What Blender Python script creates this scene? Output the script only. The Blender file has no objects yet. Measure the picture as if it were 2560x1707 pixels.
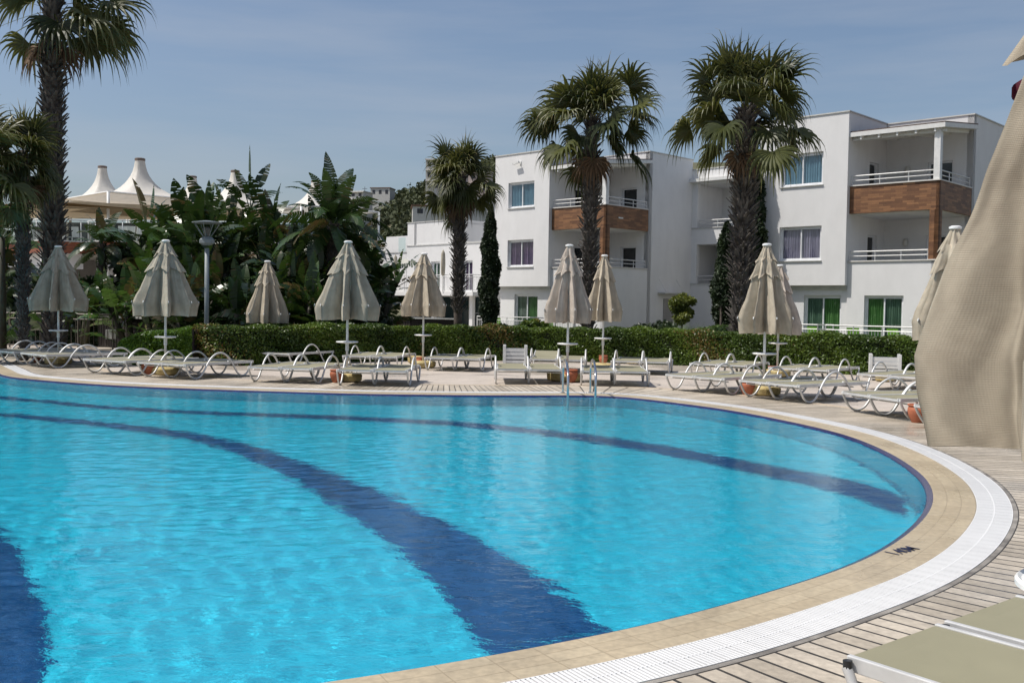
import bpy, bmesh, math, random
import numpy as np
from mathutils import Vector, Matrix, noise
from mathutils.geometry import tessellate_polygon
PI = math.pi
R = math.radians
scene = bpy.context.scene
COL = scene.collection

# ------------------------------------------------------------------ camera
F, PITCH, ROLL, HC = 2489.0, 0.0347, 0.0158, 1.55      # 35 mm lens, eye height
cp, sp, cr, sr = math.cos(PITCH), math.sin(PITCH), math.cos(ROLL), math.sin(ROLL)
cam = bpy.data.cameras.new("camera"); cam_o = bpy.data.objects.new("camera", cam); COL.objects.link(cam_o)
cam.sensor_width = 36.0; cam.lens = F / 2560 * 36; cam.clip_start = 0.05; cam.clip_end = 5000
M = Matrix(((cr, -sr, 0, 0), (sr * sp, cr * sp, -cp, 0), (sr * cp, cr * cp, sp, HC), (0, 0, 0, 1)))
cam_o.matrix_world = M
cam.dof.use_dof = False
scene.camera = cam_o

# ------------------------------------------------------------------ sky, sun, exposure
SUN = Vector((-0.50, -0.07, 0.86)).normalized()
world = bpy.data.worlds.new("World"); scene.world = world; world.use_nodes = True
wn = world.node_tree; bg = wn.nodes['Background']
sky = wn.nodes.new('ShaderNodeTexSky'); sky.sky_type = 'NISHITA'; sky.sun_disc = False
sky.sun_elevation = math.asin(SUN.z); sky.sun_rotation = math.atan2(SUN.x, SUN.y)
sky.air_density = 1.0; sky.dust_density = 2.5; sky.ozone_density = 2.0; sky.altitude = 0
# thin veil of high cloud in the sky itself
tc = wn.nodes.new('ShaderNodeTexCoord'); mp = wn.nodes.new('ShaderNodeMapping'); mp.inputs['Scale'].default_value = (1.4, 2.2, 12.0)
mp.inputs['Rotation'].default_value = (0.1, 0.12, 0)
nz = wn.nodes.new('ShaderNodeTexNoise'); nz.inputs['Scale'].default_value = 1.6; nz.inputs['Detail'].default_value = 7; nz.inputs['Roughness'].default_value = .55
rp = wn.nodes.new('ShaderNodeValToRGB'); rp.color_ramp.elements[0].position = .42; rp.color_ramp.elements[1].position = .78
rp.color_ramp.elements[0].color = (0, 0, 0, 1); rp.color_ramp.elements[1].color = (.42, .42, .42, 1)
hs = wn.nodes.new('ShaderNodeHueSaturation'); hs.inputs['Saturation'].default_value = 1.0; hs.inputs['Value'].default_value = 1.14
mx = wn.nodes.new('ShaderNodeMix'); mx.data_type = 'RGBA'; mx.inputs[7].default_value = (4.6, 5.0, 5.7, 1)
L = wn.links
L.new(tc.outputs['Generated'], mp.inputs[0]); L.new(mp.outputs[0], nz.inputs['Vector']); L.new(nz.outputs[0], rp.inputs[0])
L.new(sky.outputs[0], hs.inputs['Color']); L.new(hs.outputs[0], mx.inputs[6]); L.new(rp.outputs[0], mx.inputs[0]); L.new(mx.outputs[2], bg.inputs[0])
bg.inputs[1].default_value = 0.10
sun = bpy.data.lights.new("sun", 'SUN'); sun.energy = 4.4; sun.angle = R(0.5); sun.color = (1, .95, .88)
sun_o = bpy.data.objects.new("sun", sun); COL.objects.link(sun_o); sun_o.location = (0, 0, 30)
sun_o.rotation_euler = (-SUN).to_track_quat('-Z', 'Y').to_euler()
sun.cycles.is_caustics_light = True
scene.view_settings.view_transform = 'Standard'; scene.view_settings.look = 'None'
scene.view_settings.exposure = 0.0; scene.view_settings.gamma = 1
scene.render.engine = 'CYCLES'
scene.cycles.max_bounces = 8; scene.cycles.transparent_max_bounces = 16
scene.cycles.transmission_bounces = 6; scene.cycles.diffuse_bounces = 3; scene.cycles.glossy_bounces = 3
scene.cycles.sample_clamp_indirect = 4.0
scene.cycles.use_denoising = True

# ------------------------------------------------------------------ picture <-> place (where real points stand)
def ray(px, py):
    u = (px - 1280) / F; v = (py - 853.5) / F
    u, v = u * cr + v * sr, -u * sr + v * cr
    return u, cp - v * sp, -sp - v * cp
def gp(px, py, z=0.0):
    d = ray(px, py); t = (z - HC) / d[2]; return d[0] * t, d[1] * t
def at(px, py, Y):
    d = ray(px, py); t = Y / d[1]; return d[0] * t, Y, HC + d[2] * t
def floor_pt(px, py, depth=1.40, zw=-.03):               # a point on the pool floor seen through the water
    x, y = gp(px, py, zw); h = math.hypot(x, y); si = h / math.hypot(h, HC - zw) / 1.33
    k = (depth + zw) * si / math.sqrt(1 - si * si) / h
    return x * (1 + k), y * (1 + k)

# ------------------------------------------------------------------ materials
MATS = {}
def _new(name):
    m = bpy.data.materials.new(name); m.use_nodes = True; return m, m.node_tree, m.node_tree.nodes['Principled BSDF']
def N(nt, t, **kw):
    n = nt.nodes.new(t)
    for k, v in kw.items(): setattr(n, k, v)
    return n
def mat(name, col, rough=.6, metal=0, var=.12, scale=3.0, bump=0.0, bscale=40.0, col2=None, spec=.5, sub=0, coords='Object', detail=6, trans=0):
    if name in MATS: return MATS[name]
    m, nt, b = _new(name); l = nt.links
    tcn = N(nt, 'ShaderNodeTexCoord'); n = N(nt, 'ShaderNodeTexNoise'); n.inputs['Scale'].default_value = scale; n.inputs['Detail'].default_value = detail
    l.new(tcn.outputs[coords], n.inputs['Vector'])
    r = N(nt, 'ShaderNodeValToRGB'); c = col; c2 = col2 or tuple(x * (1 - var) for x in col)
    r.color_ramp.elements[0].position = .35; r.color_ramp.elements[1].position = .65
    r.color_ramp.elements[0].color = (*c2, 1); r.color_ramp.elements[1].color = (*c, 1)
    l.new(n.outputs[0], r.inputs[0]); l.new(r.outputs[0], b.inputs['Base Color'])
    b.inputs['Roughness'].default_value = rough; b.inputs['Metallic'].default_value = metal
    b.inputs['Specular IOR Level'].default_value = spec
    if bump:
        n2 = N(nt, 'ShaderNodeTexNoise'); n2.inputs['Scale'].default_value = bscale; n2.inputs['Detail'].default_value = 4
        l.new(tcn.outputs[coords], n2.inputs['Vector'])
        bm_ = N(nt, 'ShaderNodeBump'); bm_.inputs['Strength'].default_value = bump; bm_.inputs['Distance'].default_value = .01
        l.new(n2.outputs[0], bm_.inputs['Height']); l.new(bm_.outputs[0], b.inputs['Normal'])
    if trans:
        t = N(nt, 'ShaderNodeBsdfTranslucent'); l.new(r.outputs[0], t.inputs[0])
        mxs = N(nt, 'ShaderNodeMixShader'); mxs.inputs[0].default_value = trans
        o = nt.nodes['Material Output']; l.new(b.outputs[0], mxs.inputs[1]); l.new(t.outputs[0], mxs.inputs[2]); l.new(mxs.outputs[0], o.inputs[0])
    MATS[name] = m; return m

def stucco(name, base=.78):
    if name in MATS: return MATS[name]
    m, nt, b = _new(name); l = nt.links
    tcn = N(nt, 'ShaderNodeTexCoord')
    mpn = N(nt, 'ShaderNodeMapping'); mpn.inputs['Scale'].default_value = (1.1, 1.1, .5)
    n = N(nt, 'ShaderNodeTexNoise'); n.inputs['Scale'].default_value = 1.5; n.inputs['Detail'].default_value = 9; n.inputs['Roughness'].default_value = .62
    r = N(nt, 'ShaderNodeValToRGB'); r.color_ramp.elements[0].position = .28; r.color_ramp.elements[1].position = .62
    r.color_ramp.elements[0].color = (base * .92, base * .915, base * .905, 1); r.color_ramp.elements[1].color = (base, base * .995, base * .985, 1)
    l.new(tcn.outputs['Object'], mpn.inputs[0]); l.new(mpn.outputs[0], n.inputs['Vector']); l.new(n.outputs[0], r.inputs[0]); l.new(r.outputs[0], b.inputs['Base Color'])
    n2 = N(nt, 'ShaderNodeTexNoise'); n2.inputs['Scale'].default_value = 35; n2.inputs['Detail'].default_value = 5; l.new(tcn.outputs['Object'], n2.inputs['Vector'])
    bm_ = N(nt, 'ShaderNodeBump'); bm_.inputs['Strength'].default_value = .35; bm_.inputs['Distance'].default_value = .012
    l.new(n2.outputs[0], bm_.inputs['Height']); l.new(bm_.outputs[0], b.inputs['Normal'])
    b.inputs['Roughness'].default_value = .85; MATS[name] = m; return m

def glassy(name, tint=(.75, .85, .86), refl=.12):
    if name in MATS: return MATS[name]
    m, nt, b = _new(name); l = nt.links; nt.nodes.remove(b)
    t = N(nt, 'ShaderNodeBsdfTransparent'); t.inputs[0].default_value = (*tint, 1)
    g = N(nt, 'ShaderNodeBsdfGlossy'); g.inputs['Roughness'].default_value = .02; g.inputs['Color'].default_value = (.95, .97, 1, 1)
    fc = N(nt, 'ShaderNodeLayerWeight'); fc.inputs[0].default_value = .5; lw = N(nt, 'ShaderNodeMath', operation='POWER'); lw.inputs[1].default_value = 4.0; l.new(fc.outputs['Facing'], lw.inputs[0])
    ad = N(nt, 'ShaderNodeMath', operation='ADD'); ad.inputs[1].default_value = refl; l.new(lw.outputs[0], ad.inputs[0])
    s = N(nt, 'ShaderNodeMixShader'); l.new(ad.outputs[0], s.inputs[0]); l.new(t.outputs[0], s.inputs[1]); l.new(g.outputs[0], s.inputs[2])
    l.new(s.outputs[0], nt.nodes['Material Output'].inputs[0]); MATS[name] = m; return m

def fabric(name, col, col2, fine=False):
    m, nt, b = _new(name); l = nt.links
    tcn = N(nt, 'ShaderNodeTexCoord')
    n = N(nt, 'ShaderNodeTexNoise'); n.inputs['Scale'].default_value = 3.2; n.inputs['Detail'].default_value = 8; n.inputs['Roughness'].default_value = .65
    l.new(tcn.outputs['Object'], n.inputs['Vector'])
    r = N(nt, 'ShaderNodeValToRGB'); r.color_ramp.elements[0].position = .3; r.color_ramp.elements[1].position = .62
    r.color_ramp.elements[0].color = (*col2, 1); r.color_ramp.elements[1].color = (*col, 1); l.new(n.outputs[0], r.inputs[0])
    l.new(r.outputs[0], b.inputs['Base Color']); b.inputs['Roughness'].default_value = .95; b.inputs['Specular IOR Level'].default_value = .15
    ms = N(nt, 'ShaderNodeMapping'); ms.inputs['Scale'].default_value = (7, .7, 1); l.new(tcn.outputs['UV'], ms.inputs[0])
    ns_ = N(nt, 'ShaderNodeTexNoise'); ns_.inputs['Scale'].default_value = 2.0; ns_.inputs['Detail'].default_value = 6; ns_.inputs['Distortion'].default_value = 1.4; l.new(ms.outputs[0], ns_.inputs['Vector'])
    mrs = N(nt, 'ShaderNodeMapRange'); mrs.inputs[1].default_value = .35; mrs.inputs[2].default_value = .65; mrs.inputs[3].default_value = .80; mrs.inputs[4].default_value = 1.04; l.new(ns_.outputs[0], mrs.inputs[0])
    mls = N(nt, 'ShaderNodeMix', data_type='RGBA', blend_type='MULTIPLY'); mls.inputs[0].default_value = 1; l.new(r.outputs[0], mls.inputs[6]); l.new(mrs.outputs[0], mls.inputs[7]); l.new(mls.outputs[2], b.inputs['Base Color'])
    if fine:
        mw = N(nt, 'ShaderNodeMapping'); mw.inputs['Scale'].default_value = (5.5, 1.1, 1); l.new(tcn.outputs['UV'], mw.inputs[0])
        wm_ = N(nt, 'ShaderNodeTexWave', wave_type='BANDS', bands_direction='X'); wm_.inputs['Scale'].default_value = 1.3; wm_.inputs['Distortion'].default_value = 7; wm_.inputs['Detail'].default_value = 3; wm_.inputs['Detail Scale'].default_value = 1.6; l.new(mw.outputs[0], wm_.inputs['Vector'])
        mrw = N(nt, 'ShaderNodeMapRange'); mrw.inputs[3].default_value = .74; mrw.inputs[4].default_value = 1.05; l.new(wm_.outputs[1], mrw.inputs[0])
        mlw = N(nt, 'ShaderNodeMix', data_type='RGBA', blend_type='MULTIPLY'); mlw.inputs[0].default_value = 1; l.new(mls.outputs[2], mlw.inputs[6]); l.new(mrw.outputs[0], mlw.inputs[7])
        ww = N(nt, 'ShaderNodeTexWave', wave_type='BANDS', bands_direction='Y'); ww.inputs['Scale'].default_value = 46; ww.inputs['Distortion'].default_value = .8; l.new(tcn.outputs['UV'], ww.inputs['Vector'])
        mrx = N(nt, 'ShaderNodeMapRange'); mrx.inputs[3].default_value = .91; mrx.inputs[4].default_value = 1.04; l.new(ww.outputs[1], mrx.inputs[0])
        mlx = N(nt, 'ShaderNodeMix', data_type='RGBA', blend_type='MULTIPLY'); mlx.inputs[0].default_value = 1; l.new(mlw.outputs[2], mlx.inputs[6]); l.new(mrx.outputs[0], mlx.inputs[7]); l.new(mlx.outputs[2], b.inputs['Base Color'])
    w = N(nt, 'ShaderNodeTexWave', wave_type='BANDS', bands_direction='Y'); w.inputs['Scale'].default_value = 58 if fine else 60
    w.inputs['Distortion'].default_value = 1.2; w.inputs['Detail'].default_value = 2
    w2 = N(nt, 'ShaderNodeTexWave', wave_type='BANDS', bands_direction='X'); w2.inputs['Scale'].default_value = 100; w2.inputs['Distortion'].default_value = 1.0
    l.new(tcn.outputs['UV'], w.inputs['Vector']); l.new(tcn.outputs['UV'], w2.inputs['Vector'])
    a = N(nt, 'ShaderNodeMath', operation='MULTIPLY_ADD'); a.inputs[1].default_value = .5 if fine else .15; l.new(w2.outputs[1], a.inputs[0]); l.new(w.outputs[1], a.inputs[2])
    n3 = N(nt, 'ShaderNodeTexNoise'); n3.inputs['Scale'].default_value = 22; n3.inputs['Detail'].default_value = 5; l.new(tcn.outputs['Object'], n3.inputs['Vector'])
    a2 = N(nt, 'ShaderNodeMath', operation='MULTIPLY_ADD'); a2.inputs[1].default_value = 1.5; l.new(n3.outputs[0], a2.inputs[0]); l.new(a.outputs[0], a2.inputs[2])
    bm_ = N(nt, 'ShaderNodeBump'); bm_.inputs['Strength'].default_value = .20 if fine else .3; bm_.inputs['Distance'].default_value = .004
    l.new(a2.outputs[0], bm_.inputs['Height']); l.new(bm_.outputs[0], b.inputs['Normal'])
    t = N(nt, 'ShaderNodeBsdfTranslucent'); l.new(r.outputs[0], t.inputs[0])
    s = N(nt, 'ShaderNodeMixShader'); s.inputs[0].default_value = .10
    l.new(b.outputs[0], s.inputs[1]); l.new(t.outputs[0], s.inputs[2]); l.new(s.outputs[0], nt.nodes['Material Output'].inputs[0])
    MATS[name] = m; return m

def brickmat(name, c1, c2, mortar, w, h, msize=.006, coords='UV', off=.5, rough=.5, noise_amt=.5, bump=.3, rot=0.0, spec=.5, wet=False, swap=False):
    m, nt, b = _new(name); l = nt.links
    tcn = N(nt, 'ShaderNodeTexCoord'); mpn = N(nt, 'ShaderNodeMapping'); mpn.inputs['Rotation'].default_value = (R(90) if swap else 0, 0, rot)
    l.new(tcn.outputs[coords], mpn.inputs[0])
    br = N(nt, 'ShaderNodeTexBrick'); br.offset = off; br.inputs['Scale'].default_value = 1
    br.inputs['Brick Width'].default_value = w; br.inputs['Row Height'].default_value = h; br.inputs['Mortar Size'].default_value = msize
    br.inputs['Mortar Smooth'].default_value = .1; br.inputs['Color1'].default_value = (*c1, 1); br.inputs['Color2'].default_value = (*c2, 1); br.inputs['Mortar'].default_value = (*mortar, 1)
    l.new(mpn.outputs[0], br.inputs['Vector'])
    n = N(nt, 'ShaderNodeTexNoise'); n.inputs['Scale'].default_value = 1.3; n.inputs['Detail'].default_value = 9; n.inputs['Roughness'].default_value = .7
    l.new(tcn.outputs['Object'], n.inputs['Vector'])
    mr = N(nt, 'ShaderNodeMapRange'); mr.inputs[1].default_value = .3; mr.inputs[2].default_value = .7; mr.inputs[3].default_value = 1 - noise_amt; mr.inputs[4].default_value = 1.0
    l.new(n.outputs[0], mr.inputs[0])
    ml = N(nt, 'ShaderNodeMix', data_type='RGBA', blend_type='MULTIPLY'); ml.inputs[0].default_value = 1
    l.new(br.outputs[0], ml.inputs[6]); l.new(mr.outputs[0], ml.inputs[7])
    n4 = N(nt, 'ShaderNodeTexNoise'); n4.inputs['Scale'].default_value = 30; n4.inputs['Detail'].default_value = 8; l.new(tcn.outputs['Object'], n4.inputs['Vector'])
    mr4 = N(nt, 'ShaderNodeMapRange'); mr4.inputs[1].default_value = .3; mr4.inputs[2].default_value = .7; mr4.inputs[3].default_value = .82; mr4.inputs[4].default_value = 1.08; l.new(n4.outputs[0], mr4.inputs[0])
    ml2 = N(nt, 'ShaderNodeMix', data_type='RGBA', blend_type='MULTIPLY'); ml2.inputs[0].default_value = 1
    l.new(ml.outputs[2], ml2.inputs[6]); l.new(mr4.outputs[0], ml2.inputs[7])
    l.new(ml2.outputs[2], b.inputs['Base Color']); b.inputs['Roughness'].default_value = rough; b.inputs['Specular IOR Level'].default_value = spec
    if wet:
        n5 = N(nt, 'ShaderNodeTexNoise'); n5.inputs['Scale'].default_value = .55; n5.inputs['Detail'].default_value = 6; l.new(tcn.outputs['Object'], n5.inputs['Vector'])
        r5 = N(nt, 'ShaderNodeMapRange'); r5.inputs[1].default_value = .5; r5.inputs[2].default_value = .6; r5.inputs[3].default_value = rough; r5.inputs[4].default_value = .25
        l.new(n5.outputs[0], r5.inputs[0]); l.new(r5.outputs[0], b.inputs['Roughness'])
    bm_ = N(nt, 'ShaderNodeBump'); bm_.inputs['Strength'].default_value = bump; bm_.inputs['Distance'].default_value = .004
    iv = N(nt, 'ShaderNodeMath', operation='SUBTRACT'); iv.inputs[0].default_value = 1; l.new(br.outputs['Fac'], iv.inputs[1])
    l.new(iv.outputs[0], bm_.inputs['Height']); l.new(bm_.outputs[0], b.inputs['Normal'])
    MATS[name] = m; return m

def leafmat(name, c1, c2, c3=None, rough=.38, trans=.25, scale=2.0):
    """leaves: colour varies leaf by leaf through the 'shade' face attribute"""
    m, nt, b = _new(name); l = nt.links
    a = N(nt, 'ShaderNodeAttribute', attribute_name='shade')
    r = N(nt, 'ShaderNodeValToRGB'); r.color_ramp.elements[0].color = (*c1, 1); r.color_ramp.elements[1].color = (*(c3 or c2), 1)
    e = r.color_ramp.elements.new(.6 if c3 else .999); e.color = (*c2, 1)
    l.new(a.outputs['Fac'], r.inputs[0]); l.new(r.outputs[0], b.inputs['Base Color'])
    b.inputs['Roughness'].default_value = rough
    t = N(nt, 'ShaderNodeBsdfTranslucent'); hsv = N(nt, 'ShaderNodeHueSaturation'); hsv.inputs['Value'].default_value = 1.5; hsv.inputs['Hue'].default_value = .485
    l.new(r.outputs[0], hsv.inputs['Color']); l.new(hsv.outputs[0], t.inputs[0])
    s = N(nt, 'ShaderNodeMixShader'); s.inputs[0].default_value = trans
    l.new(b.outputs[0], s.inputs[1]); l.new(t.outputs[0], s.inputs[2]); l.new(s.outputs[0], nt.nodes['Material Output'].inputs[0])
    MATS[name] = m; return m

ALU = mat('brushed aluminium', (.66, .66, .65), .5, .35, var=.15, scale=9)
WHITEP = mat('white painted metal', (.74, .74, .72), .42, 0, var=.14, scale=6)
PLAST = mat('white plastic', (.80, .80, .78), .35, 0, var=.08, scale=8)
BLACKP = mat('black plastic', (.015, .015, .017), .45)
SLING = mat('olive beige textilene', (.275, .26, .175), .7, 0, var=.10, scale=2.2, bump=.25, bscale=420, spec=.3)
TERRA = mat('terracotta', (.46, .145, .07), .7, 0, var=.25, scale=9, bump=.2)
LIME = mat('yellow limestone', (.56, .46, .22), .85, 0, col2=(.36, .27, .11), scale=7, bump=.8, bscale=30)
STUCCO = stucco('white stucco', .71)
STUC2 = stucco('balcony stucco', .68)
TRIM = mat('pale grey trim', (.55, .55, .53), .7, 0, var=.2)
WFRAME = mat('white window frame', (.78, .79, .80), .35)
GLASS = glassy('window glass', (.86, .91, .91), .06)
GLASSRAIL = glassy('glass railing', (.86, .93, .93), .03)
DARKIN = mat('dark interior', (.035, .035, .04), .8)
DARKDOOR = mat('dark door glass', (.018, .022, .025), .12)
STEEL = mat('stainless steel', (.62, .64, .66), .18, 1.0, var=.1)
BRONZE = mat('dark brown metal', (.15, .13, .11), .45, .3)
DWOOD = mat('dark stained slats', (.030, .020, .017), .6, 0, var=.3, scale=12)
WWOOD = mat('white painted wood', (.70, .70, .68), .6, 0, var=.08, scale=8, bump=.2)
WOODB = brickmat('wood facing blocks', (.34, .165, .07), (.155, .068, .03), (.10, .04, .018), .46, .085, .003, coords='UV', off=.37, rough=.55, noise_amt=.35)
CANV = fabric('beige canvas', (.56, .49, .385), (.40, .345, .265))
CANVP = fabric('rosy beige canvas', (.60, .525, .45), (.43, .37, .315))
CANVG = fabric('grey beige canvas', (.50, .46, .375), (.35, .32, .255))
CANVF = fabric('coarse woven canvas', (.50, .445, .35), (.36, .31, .24), fine=True)
TENTM = mat('white membrane', (.78, .75, .69), .6, 0, var=.08, trans=.25)
TANM = mat('tan awning cloth', (.55, .44, .29), .8, trans=.2)
TRUNKM = mat('palm trunk fibre', (.11, .09, .075), .95, 0, col2=(.035, .027, .022), scale=5, bump=.8, bscale=18)
BOOTM = mat('old palm leaf bases', (.145, .13, .115), .9, 0, col2=(.04, .034, .03), scale=4)
PALML = leafmat('fan palm leaves', (.022, .034, .009), (.105, .115, .028), (.36, .29, .14), rough=.46, trans=.25)
DEADL = leafmat('dead palm leaves', (.10, .058, .03), (.19, .12, .065), rough=.8, trans=.1)
BANAL = leafmat('paddle leaves', (.012, .028, .007), (.038, .078, .013), (.11, .07, .028), rough=.32, trans=.16)
BANALT = leafmat('lighter paddle leaves', (.016, .042, .008), (.055, .12, .02), (.15, .10, .035), rough=.32, trans=.25)
STEMM = mat('leaf stalks', (.045, .045, .022), .7, 0, col2=(.028, .02, .012), scale=5)
HEDGEL = leafmat('hedge leaves', (.035, .07, .010), (.13, .20, .025), (.20, .11, .04), rough=.45, trans=.2)
HEDGEB = leafmat('bright hedge leaves', (.055, .12, .010), (.17, .30, .03), rough=.45, trans=.25)
HCORE = mat('hedge inner twigs', (.010, .013, .005), .95)
CYPL = leafmat('cypress scales', (.008, .02, .006), (.03, .055, .014), rough=.6, trans=.08)
BUSHL = leafmat('dark bush leaves', (.010, .022, .008), (.035, .06, .018), rough=.5, trans=.1)
YELL = leafmat('yellow green leaves', (.05, .08, .012), (.22, .24, .04), rough=.5, trans=.25)
GRASSL = leafmat('grass blades', (.05, .10, .02), (.16, .24, .06), rough=.6, trans=.25)

# ------------------------------------------------------------------ mesh builder
class MB:
    def __init__(s): s.v = []; s.f = []; s.mi = []; s.uv = []; s.mat = 0
    def quad(s, a, b, c, d, uv=None):
        i = len(s.v); s.v += [a, b, c, d]; s.f.append((i, i + 1, i + 2, i + 3)); s.mi.append(s.mat); s.uv.append(uv)
    def poly(s, pts, uv=None):
        i = len(s.v); s.v += list(pts); s.f.append(tuple(range(i, i + len(pts)))); s.mi.append(s.mat); s.uv.append(uv)
    def box(s, x0, x1, y0, y1, z0, z1):
        p = [(x0, y0, z0), (x1, y0, z0), (x1, y1, z0), (x0, y1, z0), (x0, y0, z1), (x1, y0, z1), (x1, y1, z1), (x0, y1, z1)]
        i = len(s.v); s.v += p
        ux = [(x0, z0), (x1, z0), (x1, z1), (x0, z1)]; uy = [(y0, z0), (y1, z0), (y1, z1), (y0, z1)]; uz = [(x0, y0), (x1, y0), (x1, y1), (x0, y1)]
        for f, u in (((0, 3, 2, 1), uz), ((4, 5, 6, 7), uz), ((0, 1, 5, 4), ux), ((1, 2, 6, 5), uy), ((2, 3, 7, 6), ux), ((3, 0, 4, 7), uy)):
            s.f.append(tuple(i + k for k in f)); s.mi.append(s.mat); s.uv.append(u)
    def obox(s, c, ax, ay, az):                        # oriented box: centre and three half-axis vectors
        c, ax, ay, az = map(Vector, (c, ax, ay, az)); i = len(s.v)
        for k in range(8):
            s.v.append(tuple(c + ax * (1 if k in (1, 2, 5, 6) else -1) + ay * (1 if k in (2, 3, 6, 7) else -1) + az * (1 if k > 3 else -1)))
        for f in ((0, 3, 2, 1), (4, 5, 6, 7), (0, 1, 5, 4), (1, 2, 6, 5), (2, 3, 7, 6), (3, 0, 4, 7)):
            s.f.append(tuple(i + k for k in f)); s.mi.append(s.mat); s.uv.append(None)
    def tube(s, pts, r, n=8, r2=None, flat=1.0, cap=True):
        pts = [Vector(p) for p in pts]; m = len(pts); base = len(s.v); up0 = None
        for i, p in enumerate(pts):
            d = (pts[min(i + 1, m - 1)] - pts[max(i - 1, 0)]).normalized()
            if up0 is None: up0 = Vector((0, 1, 0)) if abs(d.y) < .8 else Vector((1, 0, 0))
            a = (up0 - d * up0.dot(d)).normalized(); b = d.cross(a); up0 = a
            rr = r if r2 is None else r + (r2 - r) * i / (m - 1)
            if isinstance(r, (list, tuple)): rr = r[i]
            for k in range(n):
                t = 2 * PI * k / n; s.v.append(tuple(p + a * (math.cos(t) * rr * flat) + b * (math.sin(t) * rr)))
        for i in range(m - 1):
            for k in range(n):
                k2 = (k + 1) % n
                s.f.append((base + i * n + k, base + i * n + k2, base + (i + 1) * n + k2, base + (i + 1) * n + k)); s.mi.append(s.mat); s.uv.append(None)
        if cap:
            s.f.append(tuple(base + k for k in range(n))[::-1]); s.mi.append(s.mat); s.uv.append(None)
            s.f.append(tuple(base + (m - 1) * n + k for k in range(n))); s.mi.append(s.mat); s.uv.append(None)
    def lathe(s, prof, n=24, c=(0, 0, 0), wob=0, seed=0):
        base = len(s.v); m = len(prof); rnd = random.Random(seed); w = [1 + wob * rnd.uniform(-1, 1) for _ in range(n)]
        for r, z in prof:
            for k in range(n):
                t = 2 * PI * k / n; s.v.append((c[0] + r * w[k] * math.cos(t), c[1] + r * w[k] * math.sin(t), c[2] + z))
        for i in range(m - 1):
            for k in range(n):
                k2 = (k + 1) % n
                s.f.append((base + i * n + k, base + i * n + k2, base + (i + 1) * n + k2, base + (i + 1) * n + k)); s.mi.append(s.mat); s.uv.append(None)
        s.f.append(tuple(base + k for k in range(n))[::-1]); s.mi.append(s.mat); s.uv.append(None)
        s.f.append(tuple(base + (m - 1) * n + k for k in range(n))); s.mi.append(s.mat); s.uv.append(None)
    def build(s, name, mats, parent=None, smooth=False, bevel=0, angle=None):
        me = bpy.data.meshes.new(name); me.from_pydata([tuple(p) for p in s.v], [], s.f)
        for m in (mats if isinstance(mats, (list, tuple)) else [mats]): me.materials.append(m)
        me.polygons.foreach_set('material_index', s.mi)
        if any(u is not None for u in s.uv):
            uvl = me.uv_layers.new(name='UVMap'); k = 0
            for f, u in zip(s.f, s.uv):
                for j in range(len(f)):
                    if u is not None: uvl.data[k].uv = u[j]
                    k += 1
        me.update()
        o = bpy.data.objects.new(name, me); COL.objects.link(o); o.parent = parent
        if smooth:
            me.polygons.foreach_set('use_smooth', [True] * len(me.polygons))
            if angle: me.set_sharp_from_angle(angle=R(angle))
        if bevel:
            md = o.modifiers.new('bevel', 'BEVEL'); md.width = bevel; md.segments = 2; md.limit_method = 'ANGLE'
        return o
def big_mesh(name, V, Fq, mats, parent=None, shade=None, mi=None, smooth=False):
    """numpy arrays: V (n,3), Fq (m,4) or (m,3) indices, shade per face"""
    me = bpy.data.meshes.new(name); V = np.asarray(V, np.float32); Fq = np.asarray(Fq, np.int32); k = Fq.shape[1]
    me.vertices.add(len(V)); me.vertices.foreach_set('co', V.ravel())
    me.loops.add(Fq.size); me.loops.foreach_set('vertex_index', Fq.ravel())
    me.polygons.add(len(Fq)); me.polygons.foreach_set('loop_start', np.arange(0, Fq.size, k, dtype=np.int32))
    for m in (mats if isinstance(mats, (list, tuple)) else [mats]): me.materials.append(m)
    if mi is not None: me.polygons.foreach_set('material_index', np.asarray(mi, np.int32))
    me.update(calc_edges=True)
    if shade is not None:
        a = me.attributes.new('shade', 'FLOAT', 'FACE'); a.data.foreach_set('value', np.asarray(shade, np.float32))
    me.polygons.foreach_set('use_smooth', np.full(len(Fq), bool(smooth)))
    o = bpy.data.objects.new(name, me); COL.objects.link(o); o.parent = parent
    return o
def tag(o, label=None, cat=None, group=None, kind=None):
    if label: o['label'] = label
    if cat: o['category'] = cat
    if group: o['group'] = group
    if kind: o['kind'] = kind
    return o
def thing(name, label, cat, loc=(0, 0, 0), rz=0.0, group=None):
    o = bpy.data.objects.new(name, None); COL.objects.link(o); o.location = loc; o.rotation_euler = (0, 0, rz); o.empty_display_size = .2
    return tag(o, label, cat, group)
def dup(root, loc, rz, label, group=None, name=None):
    r = root.copy(); COL.objects.link(r); r.location = loc; r.rotation_euler = (0, 0, rz); r['label'] = label
    if group: r['group'] = group
    for ch in list(root.children):
        c = ch.copy(); COL.objects.link(c); c.parent = r
        for g in ch.children:
            d = g.copy(); COL.objects.link(d); d.parent = c
    return r
def catmull(pts, per=8, closed=False):
    pts = [Vector(p) for p in pts]; n = len(pts); out = []
    rng = range(n if closed else n - 1)
    for i in rng:
        p0 = pts[(i - 1) % n] if closed or i > 0 else pts[0] * 2 - pts[1]; p1 = pts[i]; p2 = pts[(i + 1) % n]
        p3 = pts[(i + 2) % n] if closed or i + 2 < n else p2 * 2 - p1
        for k in range(per):
            t = k / per
            out.append(.5 * ((2 * p1) + (-p0 + p2) * t + (2 * p0 - 5 * p1 + 4 * p2 - p3) * t * t + (-p0 + 3 * p1 - 3 * p2 + p3) * t ** 3))
    if not closed: out.append(pts[-1])
    return out

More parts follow.
